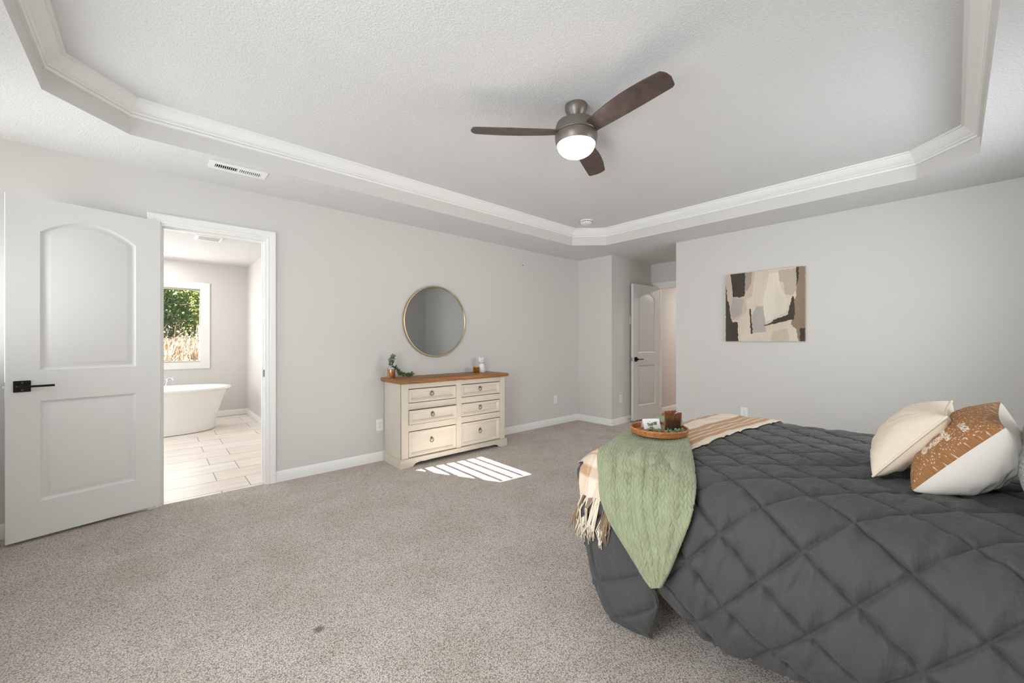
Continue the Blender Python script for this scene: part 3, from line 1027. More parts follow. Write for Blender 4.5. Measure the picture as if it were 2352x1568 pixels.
# ------------------------------------------------------------------ dresser
dr = thing('dresser', 'cream painted six-drawer dresser with stained wood top under the round mirror', 'dresser', (2.4, 3.67, 0))
X0, X1, YF, YB_, ZT = 1.742, 3.028, 3.505, 3.865, 0.800
bd = MB()
bd.box(X0, X0 + 0.02, YF, YB_, 0.02, ZT).box(X1 - 0.02, X1, YF, YB_, 0.02, ZT)       # sides
bd.box(X0 + 0.02, X1 - 0.02, YB_ - 0.012, YB_, 0.06, ZT)                                # back
bd.build('side_panels', M['cream'], dr, bevel=0.002)
SX = [(X0, 1.812), (2.358, 2.424), (2.958, X1)]
fo = MB()
for a, b in SX:
    fo.box(a, b, YF - 0.016, YF + 0.01, 0.085, ZT)
rails = [(0.746, ZT), (0.543, 0.612), (0.337, 0.404), (0.06, 0.090)]
for a, b in ((1.812, 2.358), (2.424, 2.958)):
    for z0, z1 in rails:
        fo.box(a, b, YF - 0.010, YF + 0.01, z0 + 0.003, z1 - 0.003)
fo.build('face_frame', M['cream'], dr, bevel=0.0015)
MB().box(1.80, 2.97, YF + 0.008, YF + 0.02, 0.08, ZT - 0.005).build('drawer_recess', M['groove'], dr)
# plinth with a scalloped cut-out
px0, px1 = X0 - 0.014, X1 + 0.024
sc = [(px0, 0.0), (px0 + 0.10, 0.0), (px0 + 0.125, 0.006), (px0 + 0.15, 0.030), (px0 + 0.20, 0.040), (px0 + 0.26, 0.036), (px0 + 0.36, 0.040)]
poly = sc + [(px1 - (x - px0), z) for x, z in sc[::-1]] + [(px1, 0.078), (px1 - 0.004, 0.084), (px0 + 0.004, 0.084), (px0, 0.078)]
pb = MB().prism(poly, YF - 0.030, YF - 0.012, 'y')
for xx in (px0, px1 - 0.016):
    pb.box(xx, xx + 0.016, YF - 0.012, YB_, 0.0, 0.082)
pb.build('plinth', M['cream'], dr, bevel=0.002)
tp = MB()
tx0, tx1, ty0, ty1 = 1.705, 3.060, 3.455, 3.876
prof = [(0.012, 0.802), (0.004, 0.806), (0.004, 0.812), (0.0, 0.816), (0.0, 0.832), (0.004, 0.838), (0.010, 0.840)]
rows = [[(tx0 + i, ty0 + i, z), (tx1 - i, ty0 + i, z), (tx1 - i, ty1, z), (tx0 + i, ty1, z)] for i, z in prof]
tp.grid(rows, close=True)
n = len(tp.v)
tp.f += [(0, 1, 2, 3), (n - 1, n - 2, n - 3, n - 4)]
tp.build('top', M['pine'], dr, smooth=25)
for ci, (a, b) in enumerate(((1.815, 2.355), (2.427, 2.955))):
    for ri, (z0, z1) in enumerate(((0.616, 0.742), (0.408, 0.539), (0.094, 0.333))):
        out = 0.0 if not (ci == 0 and ri == 1) else 0.014      # this drawer stands slightly open
        yf = YF - 0.016 - out
        rect = [(a, z0), (b, z0), (b, z1), (a, z1)]
        prof = [(0.0, 0.022 + out), (0.0, 0.002), (0.002, 0.0), (0.012, 0.0), (0.016, 0.002), (0.024, 0.004), (0.027, 0.008), (0.030, 0.008), (0.036, 0.015), (0.038, 0.017)]
        rows = [[(p[0], yf + dp, p[1]) for p in off_poly(rect, i)] for i, dp in prof]
        mb = MB().grid(rows, close=True)
        k = len(mb.v)
        mb.f += [(k - 4, k - 3, k - 2, k - 1)]
        do = mb.build('drawer', M['cream'], dr, smooth=25)
        cx_, cz_ = (a + b) / 2 - 0.012, (z0 + z1) / 2 + 0.008
        yy = yf + 0.017
        pl = MB()
        pl.prism([(cx_ + 0.012 * math.cos(2 * PI * q / 12), cz_ + 0.018 + 0.014 * math.sin(2 * PI * q / 12)) for q in range(12)], yy - 0.003, yy, 'y')
        pl.uvs((cx_, yy - 0.006, cz_ + 0.022), 0.007, 0.007, 0.007, 10, 6)
        po = pl.build('pull_plate', M['pewter'], do, smooth=40)
        MB().tube([(cx_ + 0.018 * math.sin(2 * PI * q / 24), yy - 0.009 - 0.002 * math.cos(2 * PI * q / 24), cz_ - 0.002 + 0.021 * math.cos(2 * PI * q / 24)) for q in range(24)], 0.0032, 8, closed=True).build('ring', M['pewter'], po, smooth=60)

# ------------------------------------------------------------------ things on the dresser
DT = 0.840


def sprig(name, label, stem_pts, nleaf, size, m, seed, spread=0.02, cat='greenery', rnd=False, two=False):
    t = thing(name, label, cat, stem_pts[0])
    P_ = [Vector(p) for p in stem_pts]
    MB().tube([curve_at(P_, i / 24) for i in range(25)], 0.0016, 6).build('stem', M['stem'], t, smooth=60)
    rr = random.Random(seed)
    lf = MB()
    for i in range(nleaf):
        tt = rr.uniform(0.12, 1.0)
        c = curve_at(P_, tt)
        tg = (curve_at(P_, min(1, tt + .03)) - curve_at(P_, max(0, tt - .03))).normalized()
        u = (tg * rr.uniform(0.2, 0.9) + Vector((rr.gauss(0, 1), rr.gauss(0, 1), rr.gauss(0, 1))).normalized()).normalized()
        v = u.cross(Vector((rr.gauss(0, 1), rr.gauss(0, 1), rr.gauss(0, 1)))).normalized()
        nn = u.cross(v)
        l_, w_ = size * rr.uniform(.7, 1.25), size * rr.uniform(.45, .6) * (1.6 if rnd else 1)
        b = c + u * spread * 0.25
        ring_ = []
        for q in range(10):
            an = 2 * PI * q / 10
            fx_, fy_ = 0.5 - 0.5 * math.cos(an), 0.5 * math.sin(an)
            ring_.append(b + u * l_ * fx_ + v * w_ * fy_ + nn * (0.18 * l_ * (fy_ ** 2) - 0.1 * l_ * fx_ ** 2))
        for p in ring_:
            p.z = max(p.z, stem_pts[0][2] - 0.004) if not two else p.z
        lf.add(ring_, [tuple(range(10))])
    lf.build('leaves', m, t, fixn=False, solid=0.0006)
    return t


mgx, mgy = 1.752, 3.735
mug = thing('glass_mug', 'clear glass mug with a copper band and handle holding greenery on the dresser', 'mug', (mgx, mgy, DT))
MB().lathe([(0.0, 0.0), (0.036, 0.0), (0.038, 0.004), (0.038, 0.085), (0.0355, 0.085), (0.0355, 0.008), (0.0, 0.008)], (mgx, mgy, DT), 40).build('body', M['copper'], mug, smooth=40)
MB().lathe([(0.0372, 0.084), (0.036, 0.10), (0.030, 0.115), (0.019, 0.128), (0.017, 0.150), (0.020, 0.158), (0.0185, 0.158), (0.0155, 0.150), (0.0175, 0.128), (0.0285, 0.114), (0.0345, 0.10), (0.0357, 0.084)], (mgx, mgy, DT), 36).build('neck', M['glass'], mug, smooth=60)
MB().tube([curve_at([Vector(p) for p in ((mgx - 0.034, mgy - .01, DT + 0.10), (mgx - 0.062, mgy - .02, DT + 0.092), (mgx - 0.078, mgy - .025, DT + 0.055), (mgx - 0.066, mgy - .02, DT + 0.018), (mgx - 0.036, mgy - .01, DT + 0.012))], i / 20) for i in range(21)], 0.0042, 10).build('handle', M['glass'], mug, smooth=60)
sprig('leafy_sprig', 'short upright leafy sprig standing in the glass mug', [(mgx, mgy, DT + 0.10), (mgx - .004, mgy, DT + .16), (mgx + .004, mgy, DT + .19), (mgx + .022, mgy - .01, DT + .222)], 60, 0.027, M['leaf'], 11, cat='plant', two=True)
sprig('trailing_garland', 'long leafy garland spilling from the glass mug along the dresser top', [(mgx + .012, mgy, DT + .135), (mgx + .045, mgy - .005, DT + .105), (mgx + .075, mgy - .01, DT + .06), (mgx + .12, mgy + .0, DT + .032), (mgx + .18, mgy + .01, DT + .024), (mgx + .235, mgy + .02, DT + .027)], 170, 0.024, M['leaf2'], 12, cat='plant', two=True)
gx, gy = 2.795, 3.73
vo = thing('votive_holder', 'small amber gold votive cup beside the white cat figurine', 'candle holder', (gx, gy, DT))
MB().lathe([(0.0, 0.0), (0.028, 0.0), (0.031, 0.004), (0.0365, 0.068), (0.0345, 0.068), (0.029, 0.008), (0.0, 0.008)], (gx, gy, DT), 36).build('cup', M['gold'], vo, smooth=40)
kx, ky = 2.895, 3.755
cat = thing('cat_figurine', 'white ceramic cat figurine wearing round glasses on the dresser', 'figurine', (kx, ky, DT))
MB().lathe([(0.0, 0.0), (0.036, 0.0), (0.040, 0.006), (0.042, 0.03), (0.038, 0.065), (0.030, 0.092), (0.024, 0.104), (0.0, 0.108)], (kx, ky, DT), 36, 1.0, 0.85).build('body', M['ceramic'], cat, smooth=60)
hd = MB().uvs((kx - .004, ky - .004, DT + 0.135), 0.040, 0.034, 0.036, 28, 18)
hd.uvs((kx - .010, ky - 0.036, DT + 0.126), 0.014, 0.010, 0.010, 14, 8)
ho = hd.build('head', M['ceramic'], cat, smooth=60)
for sx_ in (-1, 1):
    MB().lathe([(0.014, 0.0), (0.011, 0.01), (0.005, 0.024), (0.0, 0.027)], (kx - .004 + sx_ * 0.025, ky, DT + 0.155), 14, 1, .6).build('ear', M['ceramic'], ho, smooth=60)
gl = MB()
for sx_ in (-1, 1):
    cxx = kx - .010 + sx_ * 0.0155
    gl.tube([(cxx + 0.0125 * math.cos(2 * PI * q / 20), ky - 0.0405 + abs(sx_ * 0.0155 + 0.0125 * math.cos(2 * PI * q / 20)) ** 1.0 * 0.15, DT + 0.139 + 0.0115 * math.sin(2 * PI * q / 20)) for q in range(20)], 0.0011, 6, closed=True)
gl.tube([(kx - .013, ky - .0405, DT + .140), (kx - .007, ky - .0405, DT + .140)], 0.001, 6)
gl.build('glasses', M['line'], ho, smooth=60)
MB().tube([curve_at([Vector(p) for p in ((kx + .034, ky, DT + .012), (kx + .058, ky + .004, DT + .010), (kx + .066, ky + .004, DT + .034), (kx + .056, ky + .004, DT + .050), (kx + .062, ky + .004, DT + .062))], i / 16) for i in range(17)], 0.0035, 8).build('tail', M['ceramic'], cat, smooth=60)

# ------------------------------------------------------------------ painting
pa = thing('canvas_painting', 'wide abstract canvas in beige, grey and dark brown on the right wall', 'painting', (XB, 1.37, 1.58))
py0, py1, pz0, pz1 = 0.995, 1.738, 1.206, 1.960
NU, NVv = 300, 300


def inpoly(p, poly):
    c = False
    n = len(poly)
    for i in range(n):
        (x0, y0), (x1, y1) = poly[i - 1], poly[i]
        if (y0 > p[1]) != (y1 > p[1]) and p[0] < (x1 - x0) * (p[1] - y0) / (y1 - y0) + x0:
            c = not c
    return c


DK = srgb(72, 63, 55)[:3]
BASE = srgb(222, 208, 190)[:3]
shapes = [   # painted areas, u to the right, v down, later ones on top
    (srgb(206, 192, 176), [(0.0, 0.0), (0.40, 0.0), (0.36, 0.35), (0.28, 0.40), (0.30, 0.55), (0.17, 0.68), (0.0, 0.7)]),
    (srgb(170, 156, 140), [(0.26, 0.0), (0.36, 0.0), (0.35, 0.16), (0.30, 0.26), (0.26, 0.27)]),
    (srgb(184, 174, 166), [(0.10, 0.36), (0.26, 0.38), (0.23, 0.5), (0.22, 0.60), (0.10, 0.68), (0.06, 0.55)]),
    (srgb(232, 222, 206), [(0.58, 0.05), (0.70, 0.05), (0.72, 0.25), (0.80, 0.45), (0.78, 0.60), (0.52, 0.74), (0.50, 0.42)]),
    (srgb(186, 178, 170), [(0.36, 0.62), (0.42, 0.50), (0.50, 0.50), (0.53, 0.72), (0.54, 0.87), (0.36, 0.88)]),
    (srgb(196, 182, 164), [(0.69, 0.02), (0.90, 0.02), (0.90, 0.32), (0.85, 0.38), (0.77, 0.36), (0.75, 0.20), (0.70, 0.16)]),
    (srgb(150, 130, 110), [(0.90, 0.0), (1.0, 0.0), (1.0, 1.0), (0.92, 1.0), (0.90, 0.84), (0.84, 0.78), (0.87, 0.45), (0.90, 0.40)]),
    (srgb(206, 190, 168), [(0.62, 0.86), (0.80, 0.82), (0.82, 1.0), (0.60, 1.0)]),
    (DK, [(0.065, 0.0), (0.27, 0.0), (0.265, 0.34), (0.20, 0.355), (0.105, 0.345), (0.08, 0.10)]),
    (DK, [(0.0, 0.15), (0.012, 0.22), (0.02, 0.38), (0.045, 0.42), (0.075, 0.66), (0.10, 0.715), (0.17, 0.715), (0.175, 1.0), (0.0, 1.0)]),
    (DK, [(0.325, 0.53), (0.345, 0.53), (0.355, 0.70), (0.37, 0.88), (0.345, 0.90), (0.335, 0.72)]),
    (DK, [(0.895, 0.0), (0.93, 0.0), (0.925, 0.16), (0.905, 0.25), (0.900, 0.10)]),
    (DK, [(0.85, 0.395), (0.875, 0.40), (0.885, 0.62), (0.87, 0.705), (0.80, 0.72), (0.56, 0.775), (0.50, 0.775), (0.60, 0.745), (0.63, 0.70), (0.74, 0.665), (0.80, 0.63)]),
    (DK, [(0.94, 0.83), (1.0, 0.82), (1.0, 1.0), (0.94, 1.0)]),
]
rows, cols_ = [], []
for i in range(NVv + 1):
    row = []
    for j in range(NU + 1):
        u, v = j / NU, i / NVv
        row.append((XB - 0.030, lerp(py1, py0, u), lerp(pz1, pz0, v)))
        du = u + 0.008 * noise.noise(Vector((u * 26, v * 26, 0))) + 0.003 * noise.noise(Vector((u * 90, v * 70, 4)))
        dv = v + 0.010 * noise.noise(Vector((u * 34, v * 30, 7)))
        c = BASE
        k = 0.93 + 0.10 * noise.noise(Vector((u * 5, v * 2.2, 2))) + 0.05 * noise.noise(Vector((u * 60, v * 8, 5)))
        for cc, pl in shapes:
            if inpoly((du, dv), pl):
                c = cc
        cols_.append([q * k for q in c[:3]])
    rows.append(row)
MB().grid(rows).build('painted_face', M['canvas'], pa, colors=cols_, fixn=False)
MB().box(XB - 0.0298, XB - 0.002, py0, py1, pz0, pz1).build('stretcher', M['canvas_side'], pa)

# ------------------------------------------------------------------ bed
BXL, BXR, BYF, BYH, BZ = 1.45, 3.115, 1.26, -0.74, 0.68
RR = 0.18
bed = thing('bed', 'queen bed under the charcoal comforter, its head toward the back wall', 'bed', (2.28, 0.3, 0))
MB().box(1.64, 2.93, -0.72, 1.05, 0.40, 0.60).build('mattress', M['mattress'], bed, bevel=0.03, seg=3)
MB().box(1.64, 2.93, -0.72, 1.05, 0.18, 0.39).build('box_spring', M['bed_base'], bed, bevel=0.01)
for (lx, ly) in ((1.69, -0.66), (1.69, 1.0), (2.88, -0.66), (2.88, 1.0)):
    MB().box(lx - 0.025, lx + 0.025, ly - 0.025, ly + 0.025, 0, 0.18).build('leg', M['black'], bed)


def bedmap(ox, oy, lift=0.0):
    """ox, oy: unrolled coordinates (ox from the left roll start, oy from the head). Returns point, normal, overhang"""
    xi0, xi1, yi = BXL + RR, BXR - RR, BYF - RR
    bx, by = min(max(ox, xi0), xi1), min(oy, yi)
    ax, ay = ox - bx, oy - by
    hyp = math.hypot(ax, ay)
    if hyp < 1e-7:
        return Vector((ox, oy, BZ + lift)), Vector((0, 0, 1)), 0.0
    nx, ny = ax / hyp, ay / hyp
    d = max(abs(ax), abs(ay))
    q = RR * PI / 2
    if d < q:
        th = d / RR
        out, dn = RR * math.sin(th), RR * (1 - math.cos(th))
        nn = Vector((nx * math.sin(th), ny * math.sin(th), math.cos(th)))
    else:
        e = d - q
        t = e / 0.38
        out = RR + 0.022 * math.sin(PI * min(1, t)) - 0.05 * t * t
        dn = RR + e
        nn = Vector((nx, ny, 0.05)).normalized()
    p = Vector((bx + nx * out, by + ny * out, BZ - dn))
    return p + nn * lift, nn, d


def unroll_from_z(z):
    """overhang distance for a height on the straight part of the drape"""
    return RR * PI / 2 + (BZ - RR - z)


# quilted diamonds: lattice fitted to the seams
A_, B_ = (-0.107, 0.131), (-0.127, -0.100)
det = A_[0] * B_[1] - A_[1] * B_[0]


def quilt(y, s, amp=0.020):
    dy, dsn = y - 0.54, s - 0.54
    i = (dy * B_[1] - dsn * B_[0]) / det
    j = (A_[0] * dsn - A_[1] * dy) / det
    di = abs(i - round(i)) * 0.163
    dj = abs(j - round(j)) * 0.163
    m_ = min(di, dj)
    k = 1 - math.exp(-m_ / 0.019) - 0.42 * math.exp(-(m_ / 0.0045) ** 2)
    # gathered puckers that run off the seams
    pk = noise.noise(Vector((y * 32 + s * 6, s * 7 - y * 3, 1.3))) * 0.015 * math.exp(-m_ / 0.045)
    pk += noise.noise(Vector((y * 11, s * 4, 5.1))) * 0.004
    pk -= 0.006 * max(0.0, 1 - abs(noise.noise(Vector((y * 10 + s * 3, s * 2.2, 7.7)))) * 9) * (1 - math.exp(-m_ / 0.03))
    return amp * k + pk


DROP_S = unroll_from_z(0.125)
STEP = 0.0043
x_a, x_b = BXL + RR - DROP_S, BXR - RR + DROP_S
y_a, y_b = BYH, BYF - RR + DROP_S
nx_, ny_ = int((x_b - x_a) / STEP), int((y_b - y_a) / STEP)
rows = []
for j in range(ny_ + 1):
    oy = lerp(y_a, y_b, j / ny_)
    row = []
    for i in range(nx_ + 1):
        ox = lerp(x_a, x_b, i / nx_)
        p, nn, d = bedmap(ox, oy)
        s = 0.783 + (ox - (BXL + RR))
        top = smooth01(1 - d / 0.15)
        h = quilt(oy, s, 0.020) * (1 - 0.35 * top)
        # slow waves of the cloth
        h += 0.010 * noise.noise(Vector((p.x * 3.1, p.y * 3.1, p.z * 3.1 + 9)))
        if d > 0.25:
            h += 0.010 * noise.noise(Vector((oy * 6.5, s * 1.2, 2))) * smooth01((d - .25) / .3)
        p = p + nn * h
        # the cloth draws in under the corner
        if ox < BXL + RR and d > 0.2:
            k = smooth01((p.y - 0.78) / 0.28) * smooth01((0.60 - p.z) / 0.3)
            p.x += 0.16 * k
            p.y -= 0.12 * smooth01((p.y - 1.0) / 0.2) * smooth01((0.62 - p.z) / 0.3)
            hem = smooth01((0.35 - p.z) / 0.25)
            p.z += hem * (0.035 * math.sin(oy * 5.2 + 0.6) + 0.15 * smooth01((p.y - 0.52) / 0.36))
        row.append(p)
    rows.append(row)
cm = MB().grid(rows)
from mathutils.bvhtree import BVHTree
bed_mid = Vector((2.25, 0.45, 0.25))
BV = [BVHTree.FromPolygons([Vector(p) for p in cm.v], cm.f)]


def push_ray(p, m_, trees):
    """lift p off the covers below it, along the way out of the bed"""
    q = Vector((min(max(p.x, 1.63), 2.93), min(p.y, 1.06), min(max(p.z, 0.15), 0.5)))
    d_ = p - q
    if d_.length < 1e-6:
        return p
    d_.normalize()
    best = None
    for t in trees:
        hit = t.ray_cast(p + d_ * 0.3, -d_, 0.3 + m_)
        if hit[0] is not None and (best is None or hit[3] < best):
            best = hit[3]
    return p if best is None else p + d_ * (0.3 + m_ - best)


def push_out(p, m_, trees):
    for t in trees:
        loc, n_, i_, d_ = t.find_nearest(p)
        if loc is None:
            continue
        if n_.dot(loc - bed_mid) < 0:
            n_ = -n_
        sd_ = (p - loc).dot(n_)
        if sd_ < m_ and d_ < 0.14 and (abs(sd_) > 0.55 * d_ or d_ < 0.014):
            p = p + n_ * (m_ - sd_)
    return p


def relax(g, it):
    for _ in range(it):
        g = [[(g[j][i] * 2 + g[j - 1][i] + g[j + 1][i] + g[j][i - 1] + g[j][i + 1]) / 6 if 0 < j < len(g) - 1 and 0 < i < len(g[0]) - 1 else g[j][i] for i in range(len(g[0]))] for j in range(len(g))]
    return g


# folded corner of the comforter hanging to the floor
Lp = [at_z(1352, 1110, .545), at_z(1337, 1160, .48), at_z(1342, 1215, .37), at_z(1357, 1300, .19), at_z(1376, 1365, .10), at_z(1400, 1412, .05), at_z(1450, 1444, .028), at_z(1492, 1463, .018)]
Rp = [at_x(1400, 1110, 1.475), at_x(1403, 1160, 1.44), at_x(1432, 1225, 1.425), at_x(1465, 1290, 1.43), at_x(1500, 1345, 1.44), at_x(1514, 1385, 1.45), at_x(1507, 1425, 1.455), at_z(1498, 1464, .020)]
NVf, NUf = 110, 60
front, back = [], []
for j in range(NVf + 1):
    v = j / NVf
    Lc, Rc = curve_at(Lp, v), curve_at(Rp, v)
    r0, r1 = [], []
    for i in range(NUf + 1):
        u = i / NUf
        p = Lc.lerp(Rc, u)
        acr = (Rc - Lc)
        acr = acr.normalized() if acr.length > 1e-6 else Vector((0, -1, 0))
        nn = Vector((acr.y, -acr.x, 0))
        if nn.x > 0:
            nn = -nn
        wd = (Rc - Lc).length
        bulge = 0.30 * wd * (u * (1 - u)) ** 0.75 * smooth01(v / 0.22)
        du = abs(u - 0.20 - 0.05 * (v - .5)) * wd
        dv = min(abs(v - q) for q in (0.20, 0.50, 0.735)) * 0.62
        m_ = min(du if 0.05 < v < 0.9 else 9, dv)
        h = 0.022 * (1 - math.exp(-m_ / 0.017) - 0.3 * math.exp(-(m_ / 0.005) ** 2)) * min(1, 6 * u * (1 - u) + .15) * min(1, (1 - v) * 7 + .2) * smooth01(v / 0.15)
        h += noise.noise(Vector((u * 9, v * 26, 3))) * 0.004 * math.exp(-dv / 0.05) + noise.noise(Vector((u * 3, v * 7, 8))) * 0.004
        r0.append(p + nn * (bulge + h))
        r1.append(p + nn * (bulge * 0.35 - 0.012 * min(1, 6 * u * (1 - u))))
    front.append(r0)
    back.append(r1)
cm.grid(front)
fm = MB().grid(front)
BV.append(BVHTree.FromPolygons([Vector(p) for p in fm.v], fm.f))
cm.grid(back)
cm.grid([[r[0] for r in front], [r[0] for r in back]])
cm.grid([[r[-1] for r in front], [r[-1] for r in back]])
cm.grid([front[-1], back[-1]])
cm.grid([front[0], back[0]])
tag(cm.build('comforter', M['comforter'], smooth=180, solid=0.012, fixn=True), 'charcoal diamond-quilted comforter covering the bed and hanging to the floor', 'comforter')

# ------------------------------------------------------------------ plaid throw along the foot of the bed
TAN, CRM, BRN = srgb(186, 148, 116)[:3], srgb(222, 208, 190)[:3], srgb(168, 122, 86)[:3]


def plaid_col(y, q):
    """y across the throw (from the head-side hem), q along it (from the hanging hem)"""
    across = [(0.0, 0.035, CRM), (0.035, 0.20, TAN), (0.20, 0.305, CRM), (0.305, 0.60, TAN)]
    c = CRM
    for a, b, cc in across:
        if a <= y < b:
            c = cc
    for ln in (0.075, 0.112, 0.15, 0.34):
        if abs(y - ln) < 0.004:
            c = CRM
    al = None
    for a, b, cc in ((0.085, 0.125, TAN), (0.235, 0.30, TAN)):
        if a <= q < b:
            al = cc
    if al:
        c = tuple((a + b) / 2 * 0.97 for a, b in zip(c, al))
    elif q < 0.22:
        c = tuple(a * 0.3 + b * 0.7 for a, b in zip(c, CRM))
    for ln in (0.05, 0.15, 0.19):
        if abs(q - ln) < 0.003:
            c = TAN
    return c


ox0 = BXL + RR - unroll_from_z(0.505)
ox1 = 3.02
oy0, oy1 = 0.820, 1.33
nxp, nyp = 150, 60
rows, cols_ = [], []
pt_rows = []
for i in range(nxp + 1):
    ox = lerp(ox0, ox1, i / nxp)
    row = []
    for j in range(nyp + 1):
        t_ = j / nyp
        lo = oy0 + 0.015 * (1 - smooth01((ox - 1.4) / 1.0)) - 0.075 * smooth01((ox - 2.2) / 0.9)
        # the hanging end gathers toward the corner
        gat = smooth01((1.74 - ox) / 0.42)
        oy = lerp(lo + 0.14 * gat, oy1 - 0.17 * gat, t_)
        p, nn, d = bedmap(ox, oy)
        s = 0.783 + (ox - (BXL + RR))
        h = 0.010 + 0.007 * math.sin(oy * 60 + 2 * noise.noise(Vector((ox * 3, oy * 3, 0)))) * gat + 0.004 * noise.noise(Vector((ox * 7, oy * 7, 2)))
        h += 0.010 * noise.noise(Vector((p.x * 3.1, p.y * 3.1, p.z * 3.1 + 9)))
        row.append(push_out(p + nn * (h + 0.004 * gat), 0.008, BV))
        cols_.append(plaid_col(t_ * 0.50, ox - ox0))
    rows.append(row)
rows = relax(rows, 30)
rows = [[push_out(p, 0.005, BV[:1]) for p in r] for r in rows]
rows = relax(rows, 3)
pm = MB().grid(rows)
BV.append(BVHTree.FromPolygons([Vector(p) for p in pm.v], pm.f))
pt = pm.build('plaid_throw', M['plaid'], smooth=180, solid=0.004, colors=cols_, fixn=False)
tag(pt, 'tan and cream plaid throw with fringe laid across the foot of the bed', 'throw blanket')
rr = random.Random(5)
for k in range(17):
    j = int(nyp * (k + 0.5) / 17)
    p0 = Vector(rows[0][j])
    _, nn, _ = bedmap(ox0, lerp(oy0 + .14, oy1 - .17, j / nyp))
    tl = MB()
    psh = lambda q_: push_out(q_, 0.010, BV[:2])
    L_ = rr.uniform(0.13, 0.17)
    sway = Vector((nn.x * rr.uniform(0.0, 0.03) - .01, nn.y * .02 + rr.uniform(-.03, .03), 0))
    for q in range(9):
        o_ = Vector((rr.gauss(0, .004), rr.gauss(0, .006), 0))
        o2 = Vector((rr.gauss(0, .010), rr.gauss(0, .013), 0))
        tl.tube([psh(q_) for q_ in (p0 + o_ * .5, p0 + o_ + Vector((0, 0, -.3 * L_)) + sway * .3, p0 + o_ * 1.6 + Vector((0, 0, -.65 * L_)) + sway * .7, p0 + o2 + sway + Vector((0, 0, -L_ * rr.uniform(.85, 1.1))))],
                [0.0022, 0.0026, 0.0024, 0.0012], 6)
    tl.uvs(tuple(p0 + Vector((0, 0, -.012))), 0.006, 0.007, 0.008, 8, 6)
    tl.build('tassel', M['tasselb'] if k % 5 in (1, 2) else M['tassel'], pt, smooth=60)

# ------------------------------------------------------------------ sage throw draped over the corner
spec = [   # left and right edge of the cloth from the bed top down to the hanging tip
    (at_z(1490, 962, .768), at_z(1566, 966, .765)),
    (at_z(1452, 984, .722), at_z(1575, 994, .722)),
    (at_z(1422, 1000, .712), at_z(1583, 1016, .718)),
    (at_z(1397, 1028, .685), at_z(1590, 1046, .712)),
    (at_z(1382, 1062, .645), at_x(1595, 1078, 1.60)),
    (at_x(1376, 1100, 1.43), at_x(1598, 1110, 1.515)),
    (at_x(1380, 1142, 1.405), at_x(1595, 1150, 1.45)),
    (at_x(1398, 1192, 1.395), at_x(1583, 1200, 1.415)),
    (at_x(1438, 1258, 1.385), at_x(1561, 1255, 1.392)),
    (at_x(1478, 1322, 1.38), at_x(1537, 1312, 1.38)),
    (at_x(1500, 1348, 1.378), at_x(1520, 1345, 1.378)),
]
LS, RS = [a for a, b in spec], [b for a, b in spec]
NVg, NUg = 380, 230
cen = Vector((2.05, 0.55, 0.35))


def braid(u, v):
    """embossed herringbone braid; u, v in metres"""
    cw_, ph = 0.0135, 0.027
    c = math.floor(u / cw_)
    fu = u / cw_ - c
    sgn = 1 if c % 2 == 0 else -1
    t = v / ph + sgn * (fu - 0.5) * 0.95 + 0.5 * (c % 2)
    ft = t - math.floor(t)
    e = min(ft, 1 - ft) * ph
    eu = min(fu, 1 - fu) * cw_
    return (1 - math.exp(-e / 0.0018)) * (0.35 + 0.65 * (1 - math.exp(-eu / 0.0012)))


base = []
for j in range(NVg + 1):
    v = j / NVg
    Lc, Rc = curve_at(LS, v), curve_at(RS, v)
    base.append([push_ray(Lc.lerp(Rc, i / NUg), 0.014, BV) for i in range(NUg + 1)])
base = relax(base, 40)
base = relax([[push_ray(p, 0.010, BV) for p in r] for r in base], 6)
rows = []
vlen = 0.0
for j in range(NVg + 1):
    v = j / NVg
    if j:
        vlen += (base[j][NUg // 2] - base[j - 1][NUg // 2]).length
    row = []
    for i in range(NUg + 1):
        u = i / NUg
        p = base[j][i]
        a = base[min(j + 1, NVg)][i] - base[max(j - 1, 0)][i]
        b = base[j][min(i + 1, NUg)] - base[j][max(i - 1, 0)]
        nn = a.cross(b)
        nn = nn.normalized() if nn.length > 1e-9 else Vector((-1, 0, 0))
        if nn.dot(p - cen) < 0:
            nn = -nn
        side = smooth01((v - 0.28) / 0.2)
        # draped folds
        fold = 0.0
        for (uc, wd, am, drift) in ((0.14, 0.06, 0.012, -.02), (0.32, 0.05, 0.010, .0), (0.48, 0.045, 0.014, .06), (0.62, 0.045, 0.010, .03), (0.84, 0.05, 0.013, -.02)):
            uu = uc + drift * (v - .5) + 0.012 * math.sin(v * 9 + uc * 20)
            fold += am * math.exp(-((u - uu) / wd) ** 2)
        env = smooth01((v - 0.2) / 0.34) * (1 - 0.75 * smooth01((v - 0.62) / 0.38))
        h = 0.006 + fold * env * 1.35 + 0.10 * (base[j][-1] - base[j][0]).length * (u * (1 - u)) * side
        if v < 0.14:
            h += 0.02 * (1 - v / .14) * math.sin(PI * u) ** 2
        h += 0.0040 * braid((u - 0.5) * (base[j][-1] - base[j][0]).length + 0.0034, vlen) + 0.003 * noise.noise(Vector((u * 7, v * 11, 1)))
        edge = min(u, 1 - u)
        h -= 0.010 * math.exp(-edge / 0.02)
        row.append(p + nn * h)
    rows.append(row)
tag(MB().grid(rows).build('plush_throw', M['sage'], smooth=180, solid=0.008, fixn=False, soff=0), 'sage green braided plush throw draped over the bed corner under the tray', 'throw blanket')

